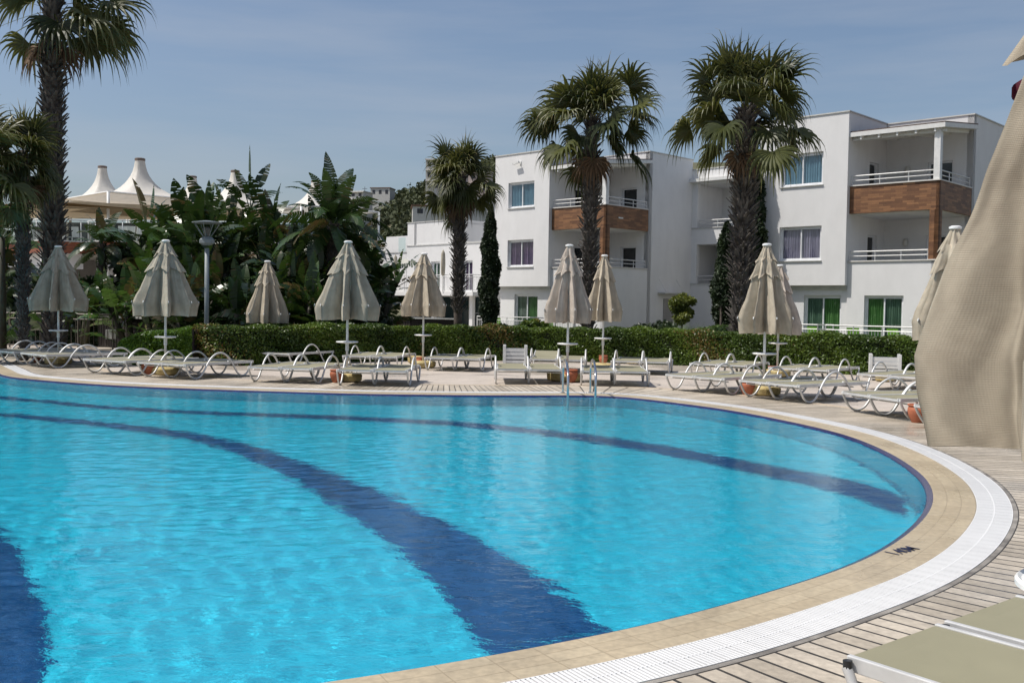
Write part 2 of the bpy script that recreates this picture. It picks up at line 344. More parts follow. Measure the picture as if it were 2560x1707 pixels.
# ================================================================== POOL
edge_px = [(51, 945.4), (127.6, 952.3), (229.6, 960), (357, 966.8), (510, 972.7), (660, 977.5), (815, 982.0), (942.7, 985.2), (1160, 987.8), (1324, 988.4), (1450, 988.4),
           (1502.7, 989), (1579, 994.0), (1720, 1010.9), (1833, 1026.8), (1986, 1056.4), (2113.7, 1087.6), (2215.7, 1128.4), (2289.6, 1174), (2324, 1208.6), (2334.3, 1240.7),
           (2330.9, 1268.2), (2312.5, 1295.8), (2266.6, 1339.4), (2197.7, 1383), (2128.9, 1415.2), (2060, 1440), (1842.6, 1505.4), (1614.7, 1565.2), (1329.8, 1622.2), (1045, 1673.5), (822.7, 1707)]
E0 = [Vector((*gp(*p), 0)) for p in edge_px]
ctrl = [Vector((-16.0, 26.5, 0)), Vector((-13.2, 24.3, 0)), Vector((-11.4, 21.8, 0)), Vector((-10.35, 20.2, 0))] + E0 + [Vector((-2.2, 3.42, 0)), Vector((-4.5, 2.9, 0)), Vector((-8.5, 3.0, 0)), Vector((-13, 5.2, 0)), Vector((-17, 10, 0)), Vector((-19.5, 17, 0)), Vector((-19, 24, 0))]
raw = catmull(ctrl, 10, closed=True)
def resample(P, step):
    out = []; n = len(P); acc = 0.0; out.append(P[0].copy())
    for i in range(n):
        a, b = P[i], P[(i + 1) % n]; d = (b - a).length
        if d < 1e-9: continue
        t = step - acc
        while t <= d: out.append(a.lerp(b, t / d)); t += step
        acc = d - (t - step)
    return out
EDGE = resample(raw, .12)
# light smoothing of the traced rim
for _ in range(14):
    n_ = len(EDGE); EDGE = [(EDGE[i - 1] + EDGE[i] * 2 + EDGE[(i + 1) % n_]) / 4 for i in range(n_)]
NE = len(EDGE)
NRM = []
for i in range(NE):
    d = (EDGE[(i + 2) % NE] - EDGE[i - 2]).normalized(); NRM.append(Vector((-d.y, d.x, 0)))
area = sum(EDGE[i].x * EDGE[(i + 1) % NE].y - EDGE[(i + 1) % NE].x * EDGE[i].y for i in range(NE)) / 2
if area > 0: NRM = [-n for n in NRM]
ARC = [0.0]
for i in range(NE): ARC.append(ARC[-1] + (EDGE[(i + 1) % NE] - EDGE[i]).length)
def offc(k): return [EDGE[i] + NRM[i] * k for i in range(NE)]
def strip(name, offs, mats, parent=None):
    """closed ring sheet; offs = [(offset, z)], UV = (arc length, running width)"""
    mb = MB(); rings = [[(p.x, p.y, z) for p in offc(o)] for o, z in offs]
    vv = [0.0]
    for (o1, z1), (o2, z2) in zip(offs, offs[1:]): vv.append(vv[-1] + math.hypot(o2 - o1, z2 - z1))
    for r in range(len(rings) - 1):
        for i in range(NE):
            j = (i + 1) % NE
            mb.quad(rings[r][i], rings[r][j], rings[r + 1][j], rings[r + 1][i], ((ARC[i], vv[r]), (ARC[i + 1], vv[r]), (ARC[i + 1], vv[r + 1]), (ARC[i], vv[r + 1])))
    return tag(mb.build(name, mats, parent), kind='structure')

TILE = brickmat('sand coping tiles', (.55, .46, .315), (.50, .41, .275), (.40, .325, .215), .245, .108, .0035, off=0, rough=.42, noise_amt=.3, bump=.25, wet=True)
NAVY = brickmat('navy rim mosaic', (.010, .014, .085), (.018, .022, .15), (.03, .03, .07), .025, .025, .0025, off=0, rough=.2, noise_amt=.2)
BOARD = brickmat('washed stone boards', (.64, .565, .46), (.45, .39, .305), (.05, .043, .035), .115, 30.0, .0085, off=0, rough=.6, noise_amt=.42, bump=.8, wet=True)
BORDER = brickmat('sandstone border', (.56, .46, .34), (.52, .43, .32), (.3, .25, .19), .6, .3, .004, off=0, rough=.6, noise_amt=.25)
DECKT = brickmat('beige deck tiles', (.60, .53, .46), (.56, .49, .42), (.44, .39, .33), .62, .155, .004, coords='Object', off=.5, rough=.6, noise_amt=.26, bump=.15, rot=R(6), wet=True)
GROUTM = mat('grey grout', (.30, .28, .25), .9, 0, col2=(.12, .11, .10), scale=5, bump=.6)
GRATEM = mat('white pool grate', (.74, .74, .73), .4, 0, var=.06)

strip('pool_coping', [(-.055, -.026), (-.048, -.013), (-.004, .003), (0, .004)], NAVY)
strip('pool_coping_tiles', [(0, .004), (.008, .009), (.325, .012)], TILE)
# overflow channel, its grate of slats, grout, boards, border
strip('overflow_channel', [(.325, .012), (.327, .007), (.583, .007), (.585, .012)], mat('dark channel shade', (.10, .10, .10), .9))  # strip raised under the slats, the channel's shade put into its dark colour
SL = resample(EDGE, .0225)
ns = len(SL); gv = []; gf = []
def ring_frame(P):
    n = len(P); T = [(P[(i + 1) % n] - P[i - 1]).normalized() for i in range(n)]
    s = 1 if area <= 0 else -1
    return T, [Vector((-t.y, t.x, 0)) * s for t in T]
T_, N_ = ring_frame(SL)
for i in range(ns):
    p = SL[i]
    if not (-12 < p.x < 6 and p.y < 25): continue
    h = T_[i] * (.0075 if p.y < 12 else .0085)
    for (a, b) in ((.331, .452), (.458, .581)):
        q = [p + N_[i] * a - h, p + N_[i] * a + h, p + N_[i] * b + h, p + N_[i] * b - h]; k = len(gv)
        gv += [(c.x, c.y, .0) for c in q] + [(c.x, c.y, .016) for c in q]
        gf += [(k + 4, k + 5, k + 6, k + 7), (k, k + 1, k + 5, k + 4), (k + 1, k + 2, k + 6, k + 5), (k + 2, k + 3, k + 7, k + 6), (k + 3, k, k + 4, k + 7)]
tag(big_mesh('overflow_grate', gv, gf, GRATEM), kind='structure')
strip('grate_rail', [(.327, .008), (.327, .0162), (.332, .0162), (.332, .008)], GRATEM)
strip('grate_spine', [(.451, .008), (.451, .0164), (.459, .0164), (.459, .008)], GRATEM)
strip('grate_curb', [(.580, .008), (.580, .0162), (.585, .0162), (.585, .008)], GRATEM)
strip('grout_seam', [(.585, .012), (.62, .013)], GROUTM)
strip('deck_boards', [(.62, .012), (2.02, .012)], BOARD)
strip('deck_border', [(2.02, .012), (2.04, .016), (2.19, .016), (2.2, .004)], BORDER)

# floor and walls
POOLM = None
def poolmat(name, c1, c2, c3, grout):
    m, nt, b = _new(name); l = nt.links
    tcn = N(nt, 'ShaderNodeTexCoord'); br = N(nt, 'ShaderNodeTexBrick'); br.offset = 0; br.inputs['Scale'].default_value = 1
    br.inputs['Brick Width'].default_value = .025; br.inputs['Row Height'].default_value = .025; br.inputs['Mortar Size'].default_value = .0016
    br.inputs['Color1'].default_value = (*c1, 1); br.inputs['Color2'].default_value = (*c2, 1); br.inputs['Mortar'].default_value = (*grout, 1)
    l.new(tcn.outputs['UV'], br.inputs['Vector'])
    n = N(nt, 'ShaderNodeTexNoise'); n.inputs['Scale'].default_value = .35; n.inputs['Detail'].default_value = 5; l.new(tcn.outputs['Object'], n.inputs['Vector'])
    mx_ = N(nt, 'ShaderNodeMix', data_type='RGBA'); mx_.inputs[7].default_value = (*c3, 1); mr = N(nt, 'ShaderNodeMapRange'); mr.inputs[1].default_value = .4; mr.inputs[2].default_value = .7; mr.inputs[4].default_value = .35
    l.new(n.outputs[0], mr.inputs[0]); l.new(mr.outputs[0], mx_.inputs[0]); l.new(br.outputs[0], mx_.inputs[6]); l.new(mx_.outputs[2], b.inputs['Base Color'])
    b.inputs['Roughness'].default_value = .35
    MATS[name] = m; return m
POOLM = poolmat('turquoise mosaic', (.02, .48, .64), (.035, .55, .71), (.02, .45, .64), (.08, .52, .64))
DEEPM = poolmat('dark blue mosaic', (.004, .040, .15), (.010, .085, .27), (.004, .036, .14), (.014, .08, .19))
def fill(name, ring, z, m, uvs=1.0, holes=()):
    polys = [[Vector((p.x, p.y, 0)) for p in ring]] + [[Vector((p.x, p.y, 0)) for p in h] for h in holes]
    tri = tessellate_polygon(polys); pts = [p for r_ in polys for p in r_]
    me = bpy.data.meshes.new(name); fs = []
    for t in tri:
        a, b, c = (pts[i] for i in t)
        fs.append(t if (b - a).cross(c - a).z > 0 else t[::-1])
    me.from_pydata([(p.x, p.y, z) for p in pts], [], fs); me.materials.append(m)
    uvl = me.uv_layers.new(name='UVMap')
    for lp in me.loops: uvl.data[lp.index].uv = (pts[lp.vertex_index].x, pts[lp.vertex_index].y)
    o = bpy.data.objects.new(name, me); COL.objects.link(o); return tag(o, kind='structure')
DEPTH = 1.40
wall_ring = offc(-.05)
pool_floor = fill('pool_floor', wall_ring, -DEPTH, POOLM)
pool_wall = strip('pool_wall', [(-.05, -DEPTH), (-.05, -.026)], POOLM)
def lane(name, top, bot, m=DEEPM):
    a = catmull([Vector((*floor_pt(*p), 0)) for p in top], 6); b = catmull([Vector((*floor_pt(*p), 0)) for p in bot], 6)
    mb = MB(); n = min(len(a), len(b))
    for i in range(n - 1):
        q = [a[i], a[i + 1], b[i + 1], b[i]]
        if (q[1] - q[0]).cross(q[2] - q[0]).z < 0: q = q[::-1]
        mb.quad(*[(p.x, p.y, -DEPTH + .004) for p in q], [(p.x, p.y) for p in q])
    return tag(mb.build(name, m), kind='structure')
s1t = [(-60, 1028), (0, 1032), (102, 1040), (204, 1049), (306, 1060.5), (400, 1071), (500, 1086), (640, 1118), (829, 1181), (995, 1250), (1161, 1330), (1290, 1405), (1400, 1478), (1530, 1590)]
s1b = [(-60, 1037), (0, 1042), (102, 1052), (204, 1062), (306, 1075.5), (383, 1086), (480, 1102), (575, 1130), (690, 1180), (829, 1262), (985, 1368), (1100, 1480), (1165, 1565), (1235, 1650)]
l1 = lane('pool_lane_stripe', s1t, s1b)
s2c = [(-60, 990, 4), (0, 994.4, 4), (76, 1000.8, 4), (178, 1011, 4.5), (280, 1020, 4.5), (382, 1026, 4.5), (510, 1032.7, 4.5), (640, 1037.4, 4.8), (790, 1043, 5), (940, 1049.6, 5.4), (1120, 1058.8, 6),
       (1273, 1072, 7), (1375, 1084, 8.5), (1502, 1101, 10), (1630, 1121, 11.5), (1782, 1150, 13.5), (1884, 1171, 15), (1986, 1192, 16.5), (2101, 1216, 20), (2200, 1246, 25), (2262, 1272, 23)]
l2 = lane('pool_lane_stripe', [(x, y - h) for x, y, h in s2c], [(x, y + h) for x, y, h in s2c])
s3 = [(-80, 1262), (0, 1327.6), (44, 1380), (88, 1457), (110, 1524), (119, 1596), (112, 1680), (95, 1760)]
l3 = lane('pool_lane_stripe', s3, [(x - 620, y) for x, y in s3])
# dark tile line round the foot of the wall
mb = MB(); A_ = offc(-.055); B_ = offc(-.10)
for i in range(NE):
    j = (i + 1) % NE; mb.quad(*[(p.x, p.y, -DEPTH + .004) for p in (A_[i], A_[j], B_[j], B_[i])], [(p.x, p.y) for p in (A_[i], A_[j], B_[j], B_[i])])
l4 = tag(mb.build('pool_floor_line', DEEPM), kind='structure')

# water: a real rippled sheet; the light under it comes through it
def pool_inside(X, Y, ring):
    ins = np.zeros(X.shape, bool); n = len(ring); xs = np.array([p.x for p in ring]); ys = np.array([p.y for p in ring]); j = n - 1
    for i in range(n):
        c = ((ys[i] > Y) != (ys[j] > Y)) & (X < (xs[j] - xs[i]) * (Y - ys[i]) / (ys[j] - ys[i] + 1e-12) + xs[i]); ins ^= c; j = i
    return ins
def ripple(x, y):
    rs = np.random.RandomState(4); z = np.zeros_like(x)
    wx = .12 * np.sin(x * .9 + 1.3 * np.sin(y * .7)) + .1 * np.sin(y * 1.1 + x * .4); wy = .12 * np.sin(y * .8 + x * .5 + 2) + .08 * np.sin(x * 1.7)
    X, Y = x + wx, y + wy
    gust = .75 + .35 * np.sin(x * .55 + .8 * np.sin(y * .35)) * np.sin(y * .42 + 1.1)
    for lam, amp, k in ((1.6, .0010, 4), (.75, .0012, 6), (.36, .0015, 10), (.20, .0017, 14), (.13, .0011, 14)):
        for _ in range(k):
            th = rs.normal(math.pi * .56, .80); l_ = lam * rs.uniform(.75, 1.3); q = 2 * math.pi / l_
            z += amp / math.sqrt(k) * np.sin(q * (X * math.cos(th) + Y * math.sin(th)) + rs.uniform(0, 6.28)) * (gust if lam < .5 else 1)
    return z
wv = []; wf = []; off_ = 0
gx = np.arange(-20.5, 5.2, .036); gy = [1.8]
while gy[-1] < 27.5: gy.append(gy[-1] + .026 + .0016 * max(gy[-1] - 2, 0))
gy = np.array(gy); X, Y = np.meshgrid(gx, gy)
big = offc(-.035); ins = pool_inside(X, Y, big)
Z = ripple(X, Y) - .022
idx = -np.ones(X.shape, int); cell = ins[:-1, :-1] | ins[1:, :-1] | ins[:-1, 1:] | ins[1:, 1:]
use = np.zeros(X.shape, bool); use[:-1, :-1] |= cell; use[1:, :-1] |= cell; use[:-1, 1:] |= cell; use[1:, 1:] |= cell
Z = np.where(ins, Z, -.03)
idx[use] = np.arange(use.sum()); V = np.stack([X[use], Y[use], Z[use]], 1)
a = idx[:-1, :-1][cell]; b_ = idx[:-1, 1:][cell]; c_ = idx[1:, 1:][cell]; d_ = idx[1:, :-1][cell]
wm, nt, b = _new('pool water'); nt.nodes.remove(b)
g = N(nt, 'ShaderNodeBsdfGlass'); g.inputs['IOR'].default_value = 1.333; g.inputs['Roughness'].default_value = 0.0; g.inputs['Color'].default_value = (.80, .985, 1.0, 1)
tcw = N(nt, 'ShaderNodeTexCoord'); mpw = N(nt, 'ShaderNodeMapping'); mpw.inputs['Scale'].default_value = (17, 25, 1); mpw.inputs['Rotation'].default_value = (0, 0, .12)
nw = N(nt, 'ShaderNodeTexNoise'); nw.inputs['Scale'].default_value = 1.0; nw.inputs['Detail'].default_value = 3; nw.inputs['Roughness'].default_value = .55; nw.inputs['Distortion'].default_value = .4
bw_ = N(nt, 'ShaderNodeBump'); bw_.inputs['Strength'].default_value = 1.0; bw_.inputs['Distance'].default_value = .0030
nt.links.new(tcw.outputs['Object'], mpw.inputs[0]); nt.links.new(mpw.outputs[0], nw.inputs['Vector']); nt.links.new(nw.outputs[0], bw_.inputs['Height']); nt.links.new(bw_.outputs[0], g.inputs['Normal'])
nt.links.new(g.outputs[0], nt.nodes['Material Output'].inputs[0])
water = tag(big_mesh('water', V, np.stack([a, b_, c_, d_], 1), wm, smooth=True), kind='structure')
water.cycles.is_caustics_caster = True
for o in (pool_floor, pool_wall, l1, l2, l3, l4): o.cycles.is_caustics_receiver = True

# ------------------------------------------------------------------ ground, lawn, hills
big_r = [Vector((-900, -60, 0)), Vector((900, -60, 0)), Vector((900, 900, 0)), Vector((-900, 900, 0))]
fill('ground', big_r, 0.0, DECKT, holes=[offc(.30)])
LAWN = mat('dry soil and grass', (.07, .085, .03), .95, 0, col2=(.09, .075, .045), scale=1.5, bump=.5, coords='Object')
lawn_r = [Vector(p) for p in ((-60, 33.2, 0), (-13.2, 33.2, 0), (-8.2, 26.4, 0), (-3.2, 29.4, 0), (2.6, 30.3, 0), (8.0, 26.8, 0), (16, 22, 0), (40, 16, 0), (140, 70, 0), (140, 300, 0), (-160, 300, 0), (-160, 60, 0))]
fill('lawn', lawn_r, .004, LAWN)
PAVE = mat('pale terrace paving', (.48, .45, .40), .7, 0, var=.15, scale=2)
fill('terrace', [Vector(p) for p in ((-45, 42, 0), (-12, 42, 0), (-1.0, 51, 0), (-1, 70, 0), (-45, 90, 0))], .008, PAVE)

def hillz(x, y):
    d = (y - 150) / 190.0
    if d < 0: return -1.0
    d = min(d, 1.0); s = d * d * (3 - 2 * d)
    px = 1280 + F * x / y
    top = 16 + 24 / (1 + math.exp(-(px - 900) / 70.0)) + 12 / (1 + math.exp(-(px - 1180) / 60.0))
    return -1 + s * top + 1.5 * noise.noise(Vector((x * .02, y * .02, 0))) * s
hv = []; hf = []; NX, NY = 120, 50
for j in range(NY):
    for i in range(NX):
        x = -170 + 340 * i / (NX - 1) * 1.0; y = 140 + 330 * j / (NY - 1); hv.append((x, y, hillz(x, y)))
for j in range(NY - 1):
    for i in range(NX - 1): k = j * NX + i; hf.append((k, k + 1, k + NX + 1, k + NX))
tag(big_mesh('hill', hv, hf, mat('dry scrub hillside', (.17, .15, .09), .95, 0, col2=(.07, .075, .035), scale=.06, coords='Object'), smooth=True), kind='structure')

# ================================================================== foliage helpers
rs = np.random.RandomState(11)
def rand_unit(n):
    v = rs.normal(size=(n, 3)); return v / np.linalg.norm(v, axis=1)[:, None]
def leaf_cards(P, size, nrm=None, jit=.9, aspect=1.6, rsx=rs):
    """diamond leaves at points P"""
    n = len(P); d = rand_unit(n)
    if nrm is not None: nn = nrm * (1 - jit) + rand_unit(n) * jit; nn /= np.linalg.norm(nn, axis=1)[:, None] + 1e-9
    else: nn = rand_unit(n)
    a = np.cross(nn, d); a /= np.linalg.norm(a, axis=1)[:, None] + 1e-9; b = np.cross(nn, a)
    s = size * rs.uniform(.6, 1.3, n)[:, None]
    V = np.stack([P - a * s * aspect * .5, P + b * s * .5, P + a * s * aspect * .5, P - b * s * .5], 1).reshape(-1, 3)
    return V, np.arange(4 * n).reshape(-1, 4)
def noise3(P, sc):
    return np.array([noise.noise(Vector(p) * sc) for p in P])

def hedge(name, path, w, h, n, label, leafm, h0=0.0, cat='hedge', roundend=False, leaf=.042, group=None):
    """clipped hedge along a path of (x,y) points"""
    pts = catmull([Vector((*p, 0)) for p in path], 14); L_ = [0]
    for a, b in zip(pts, pts[1:]): L_.append(L_[-1] + (b - a).length)
    tot = L_[-1]; T = np.array([p.to_tuple() for p in pts]); L_ = np.array(L_)
    def pos(s): return np.stack([np.interp(s, L_, T[:, 0]), np.interp(s, L_, T[:, 1])], 1)
    def side(s):
        d = pos(s + .1) - pos(s - .1); d /= np.linalg.norm(d, axis=1)[:, None]; return np.stack([-d[:, 1], d[:, 0]], 1)
    def hh(s):
        f = np.ones_like(s)
        if roundend: f = np.sqrt(np.clip(1 - np.clip((1.5 - s) / 1.5, 0, 1) ** 2.2, .03, 1)) * (.86 + .14 * np.clip(s / 3.5, 0, 1))
        return h * f
    # perimeter sampling: front, top, back
    per = rs.uniform(0, 1, n); s = rs.uniform(0, tot, n); k = np.zeros(n)
    prof_w = h + w + h * .25; q = per * prof_w; H = hh(s)
    lat = np.where(q < h, -w / 2, np.where(q < h + w, q - h - w / 2, w / 2)); z = np.where(q < h, q / h, np.where(q < h + w, 1.0, (1 - (q - h - w) / h)))
    rr = .10   # rounded shoulders
    z = z * H; top = z > H - rr
    nx = np.where(q < h, -1.0, np.where(q < h + w, 0, 1.0)); nz_ = np.where((q >= h) & (q < h + w), 1.0, 0.15)
    P2 = pos(s); S2 = side(s)
    # side() points left of travel; front (towards camera) is the right-hand side for paths running left to right
    fac = 1.0
    bump_ = .05 * np.sin(s * 2.3) * np.sin(z * 5 + s) + .035 * np.sin(s * 7.1 + z * 9) + rs.uniform(-.05, .03, n)
    cut = np.where(q < h, np.clip((z - (H - rr)) / rr, 0, 1) * .05, 0)
    lt = lat + nx * bump_ + np.where(q < h, cut, 0)
    zz = z + nz_ * (bump_ * (nz_ > .5)) - np.where((q >= h) & (q < h + w), np.clip((np.abs(lat) - (w / 2 - rr)) / rr, 0, 1) * .05, 0)
    P = np.stack([P2[:, 0] + S2[:, 0] * lt, P2[:, 1] + S2[:, 1] * lt, h0 + np.clip(zz, .02, None)], 1)
    nr = np.stack([S2[:, 0] * nx, S2[:, 1] * nx, nz_], 1)
    V, Fq = leaf_cards(P, leaf, nr, .75)
    # clump colour
    sh = rs.uniform(0, .75, n) + .25 * np.sin(s * 1.7 + z * 3) + .15 * np.sin(s * 4.3 + 2 * z) + np.where(nz_ > .5, .12, 0)
    red = (np.sin(s * .83 + 1) + np.sin(s * 2.1 + z * 2) + rs.normal(0, .6, n)) > 1.75
    sh = np.clip(sh * .62, 0, .62); sh[red] = rs.uniform(.8, 1, red.sum())
    # core
    cv = []; cf = []; m = 60
    for i in range(m):
        s_ = np.array([tot * i / (m - 1)]); p = pos(s_)[0]; d = side(s_)[0]; H_ = float(hh(s_)[0]) - .07; ww = w / 2 - .07
        for lt_, z_ in ((-ww, 0), (-ww, H_ * .55), (-ww, max(H_ - .05, .02)), (-ww + .06, H_), (ww - .06, H_), (ww, max(H_ - .05, .02)), (ww, 0)): cv.append((p[0] + d[0] * lt_, p[1] + d[1] * lt_, h0 + z_))
    for i in range(m - 1):
        for k_ in range(6): a = i * 7 + k_; cf.append((a, a + 7, a + 8, a + 1))
    cf.append((0, 1, 5, 6)); e = (m - 1) * 7; cf.append((e, e + 1, e + 5, e + 6))
    nv = len(V); Vall = np.vstack([V, np.array(cv)]); Fall = np.vstack([Fq, np.array(cf) + nv])
    o = big_mesh(name, Vall, Fall, [leafm, HCORE], shade=np.r_[sh, np.zeros(len(cf))], mi=np.r_[np.zeros(n), np.ones(len(cf))])
    return tag(o, label, cat, group)

def blob_plant(name, x, y, z0, rx, rz, n, m, label, cat, seed=0, leaf=.07, trunk_h=0, trunk_r=.04, lumps=9, group=None, asp=1.8, parent=None):
    """shrub / small tree: leaf clumps through an uneven volume, on twigs"""
    rnd = random.Random(seed); root = thing(name, label, cat, (x, y, z0), group=group) if parent is None else parent
    cs = [(Vector((rnd.gauss(0, .42) * rx, rnd.gauss(0, .42) * rx, rz * rnd.uniform(-.75, .85))), rnd.uniform(.32, .6)) for _ in range(lumps)]
    P = []; S = []; per = n // lumps
    for c, f in cs:
        v = rand_unit(per) * (rs.uniform(.45, 1.05, per)[:, None]) * np.array([rx, rx, rz]) * f
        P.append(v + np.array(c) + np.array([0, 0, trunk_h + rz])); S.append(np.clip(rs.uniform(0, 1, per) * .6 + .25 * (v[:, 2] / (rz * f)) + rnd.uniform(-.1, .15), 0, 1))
    P = np.vstack(P); P[:, 2] = np.clip(P[:, 2], .03, None); V, Fq = leaf_cards(P, leaf, None, 1, asp)
    big_mesh('foliage', V, Fq, m, root, shade=np.concatenate(S))
    mb = MB(); t0 = Vector((0, 0, 0)); top = Vector((rnd.uniform(-.05, .05), rnd.uniform(-.05, .05), trunk_h + rz * .5))
    mb.tube([t0, t0.lerp(top, .5) + Vector((.02, 0, 0)), top], trunk_r, 7, trunk_r * .6)
    for c, f in cs: mb.tube([top * .85, top * .85 + (c + Vector((0, 0, trunk_h + rz)) - top * .85) * .9], trunk_r * .4, 5, trunk_r * .15)
    mb.build('trunk' if trunk_h else 'stem', TRUNKM, root, smooth=True)
    return root

# ------------------------------------------------------------------ fan palms
def fan_frond(base, d0, Lp, Lb, side_roll, droop, n=30, rnd=None):
    """returns verts, quads, per-face shade for one fan leaf; petiole as thin strip"""
    V = []; Fq = []; d = Vector(d0).normalized(); p = Vector(base)
    up = Vector((0, 0, 1)); sv = d.cross(up)
    if sv.length < .05: sv = Vector((1, 0, 0))
    sv.normalize(); pts = [p.copy()]
    for k in range(5):                                  # petiole bends a little under the blade
        p = p + d * (Lp / 5); d = (d + Vector((0, 0, -.035 * droop))).normalized(); pts.append(p.copy())
    for i in range(5):
        w0 = .030 - .0035 * i; a = len(V)
        V += [pts[i] - sv * w0, pts[i] + sv * w0, pts[i + 1] + sv * (w0 - .003), pts[i + 1] - sv * (w0 - .003)]; Fq.append((a, a + 1, a + 2, a + 3))
    npet = 5
    if d.z > -.75: d = (d + Vector((0, 0, -.22 * droop)) * (1 - .3 * abs(d.z))).normalized()
    nb = sv.cross(d).normalized(); ca, sa = math.cos(side_roll), math.sin(side_roll)
    s2 = (sv * ca + nb * sa).normalized(); n2 = s2.cross(d).normalized()
    for i in range(n):
        ang = R(-104 + 208 * i / (n - 1)) + rnd.uniform(-.03, .03)
        dd = (d * math.cos(ang) + s2 * math.sin(ang) + n2 * (.22 * (1 if i % 2 else -.2) + .25)).normalized()
        l = Lb * (.60 + .40 * math.cos(ang * .6)) * rnd.uniform(.78, 1.16); q = pts[-1].copy(); seg = 7
        wv_ = dd.cross(n2).normalized(); prev = None
        fold = n2 * .012
        for k in range(seg + 1):
            t = k / seg
            wdt = Lb * .045 * (.25 + 2.1 * t) if t < .36 else Lb * .045 * 1.0 * (1 - ((t - .36) / .64)) ** 1.35 + .0015
            a_, b2 = q - wv_ * wdt, q + wv_ * wdt
            c3 = q + n2 * wdt * .7
            if prev is not None:
                m_ = len(V); V += [prev[0], prev[2], c3, a_]; Fq.append((m_, m_ + 1, m_ + 2, m_ + 3))
                m_ = len(V); V += [prev[2], prev[1], b2, c3]; Fq.append((m_, m_ + 1, m_ + 2, m_ + 3))
            prev = (a_, b2, c3)
            g_ = droop * (.03 + .95 * max(0, t - .34) ** .9) * rnd.uniform(.8, 1.25)
            dd = (dd + Vector((0, 0, -g_)) + Vector((rnd.uniform(-1, 1), rnd.uniform(-1, 1), 0)) * .03 * t).normalized(); q = q + dd * (l / seg)
    return V, Fq, npet
def fan_palm(name, x, y, hz, rtop, rbot, Lp, Lb, nf, label, seed, bare=0.0, skirt=6, lean=0, group='fan palms round the pool', emin=-38, swell=1.0, rooty=1.0, droop=1.0, hidden=()):
    rnd = random.Random(seed); root = thing(name, label, 'palm tree', (x, y, 0), group=group)
    V = []; Fq = []; sh = []; dV = []; dF = []; dS = []
    for i in range(nf + skirt):
        dead = i >= nf
        t = (i + .5) / nf if not dead else 1
        el = R(86 - (86 - emin) * t ** 1.15 + rnd.uniform(-14, 12)) if not dead else R(rnd.uniform(-78, -60))
        az = i * 2.39996 + rnd.uniform(-.5, .5)
        d = (math.cos(el) * math.cos(az), math.cos(el) * math.sin(az), math.sin(el))
        lp = Lp * (.70 + .40 * t) * rnd.uniform(.22, 1.12) if not dead else Lp * .45
        lb = Lb * rnd.uniform(.85, 1.1) * (1 if not dead else .8)
        v, f, npet = fan_frond((lean + d[0] * .12, d[1] * .12, hz - .55 * t + (.0 if not dead else -.2)), d, lp, lb, rnd.uniform(-.9, .9), (.30 + 1.05 * t + rnd.uniform(-.1, .3)) * droop, 30 if not dead else 20, rnd)
        if dead: k = len(dV); dV += v; dF += [tuple(a + k for a in q) for q in f]; dS += [rnd.random()] * len(f)
        else:
            k = len(V); V += v; Fq += [tuple(a + k for a in q) for q in f]
            base = rnd.uniform(.05, .58); m = len(f) - npet
            s_ = [.62] * npet
            for j in range(m):
                tt = (j % 14) // 2 / 7
                s_.append(min(1, base + rnd.uniform(-.10, .10) + (max(0, tt - .62) * (1.6 if rnd.random() < .6 else .3))))
            sh += s_
    big_mesh('crown', [tuple(v) for v in V], Fq, PALML, root, shade=sh)
    if dV: big_mesh('dead_fronds', [tuple(v) for v in dV], dF, DEADL, root, shade=dS)
    mb = MB(); prof = []
    for k in range(25):
        t = k / 24; r_ = rbot + (rtop - rbot) * t ** .8 + .05 * math.sin(t * 3.1) * swell; prof.append((r_, t * (hz - .05)))
    mb.lathe(prof, 14); o = mb.build('trunk', TRUNKM, root, smooth=True)
    # criss-cross old leaf bases round the trunk
    V = []; Fq = []; z = bare; row = 0
    while z < hz - .05:
        t = z / hz; rr = rbot + (rtop - rbot) * t ** .8 + .05 * math.sin(t * 3.1) * swell; nn = max(8, int(2 * PI * rr / .145))
        for k in range(nn):
            az = 2 * PI * (k + .5 * (row % 2)) / nn + rnd.uniform(-.12, .12); o_ = Vector((math.cos(az), math.sin(az), 0)); tv = Vector((-math.sin(az), math.cos(az), 0))
            b0 = o_ * (rr - .03) + Vector((lean * t, 0, z + rnd.uniform(-.05, .05))); ln = rnd.uniform(.14, .36) * rooty; out = rnd.uniform(.3, 1.15) * (1.25 if t > .75 else 1)
            dr = (o_ * out + Vector((0, 0, 1)) * rnd.uniform(.5, 1.1) + tv * rnd.uniform(-.35, .35)).normalized()
            w = .055 * rooty; nrm_ = dr.cross(tv).normalized()
            tip = b0 + dr * ln; m_ = len(V)
            V += [b0 - tv * w, b0 + tv * w, tip + tv * w * .35, tip - tv * w * .35, b0 - tv * w - nrm_ * .03, b0 + tv * w - nrm_ * .03, tip + tv * w * .3 - nrm_ * .02, tip - tv * w * .3 - nrm_ * .02]
            Fq += [(m_, m_ + 1, m_ + 2, m_ + 3), (m_ + 4, m_ + 7, m_ + 6, m_ + 5), (m_, m_ + 4, m_ + 5, m_ + 1), (m_ + 1, m_ + 5, m_ + 6, m_ + 2), (m_ + 2, m_ + 6, m_ + 7, m_ + 3), (m_ + 3, m_ + 7, m_ + 4, m_)]
        z += .105 * rooty; row += 1
    big_mesh('leaf_bases', [tuple(v) for v in V], Fq, BOOTM, root)
    return root

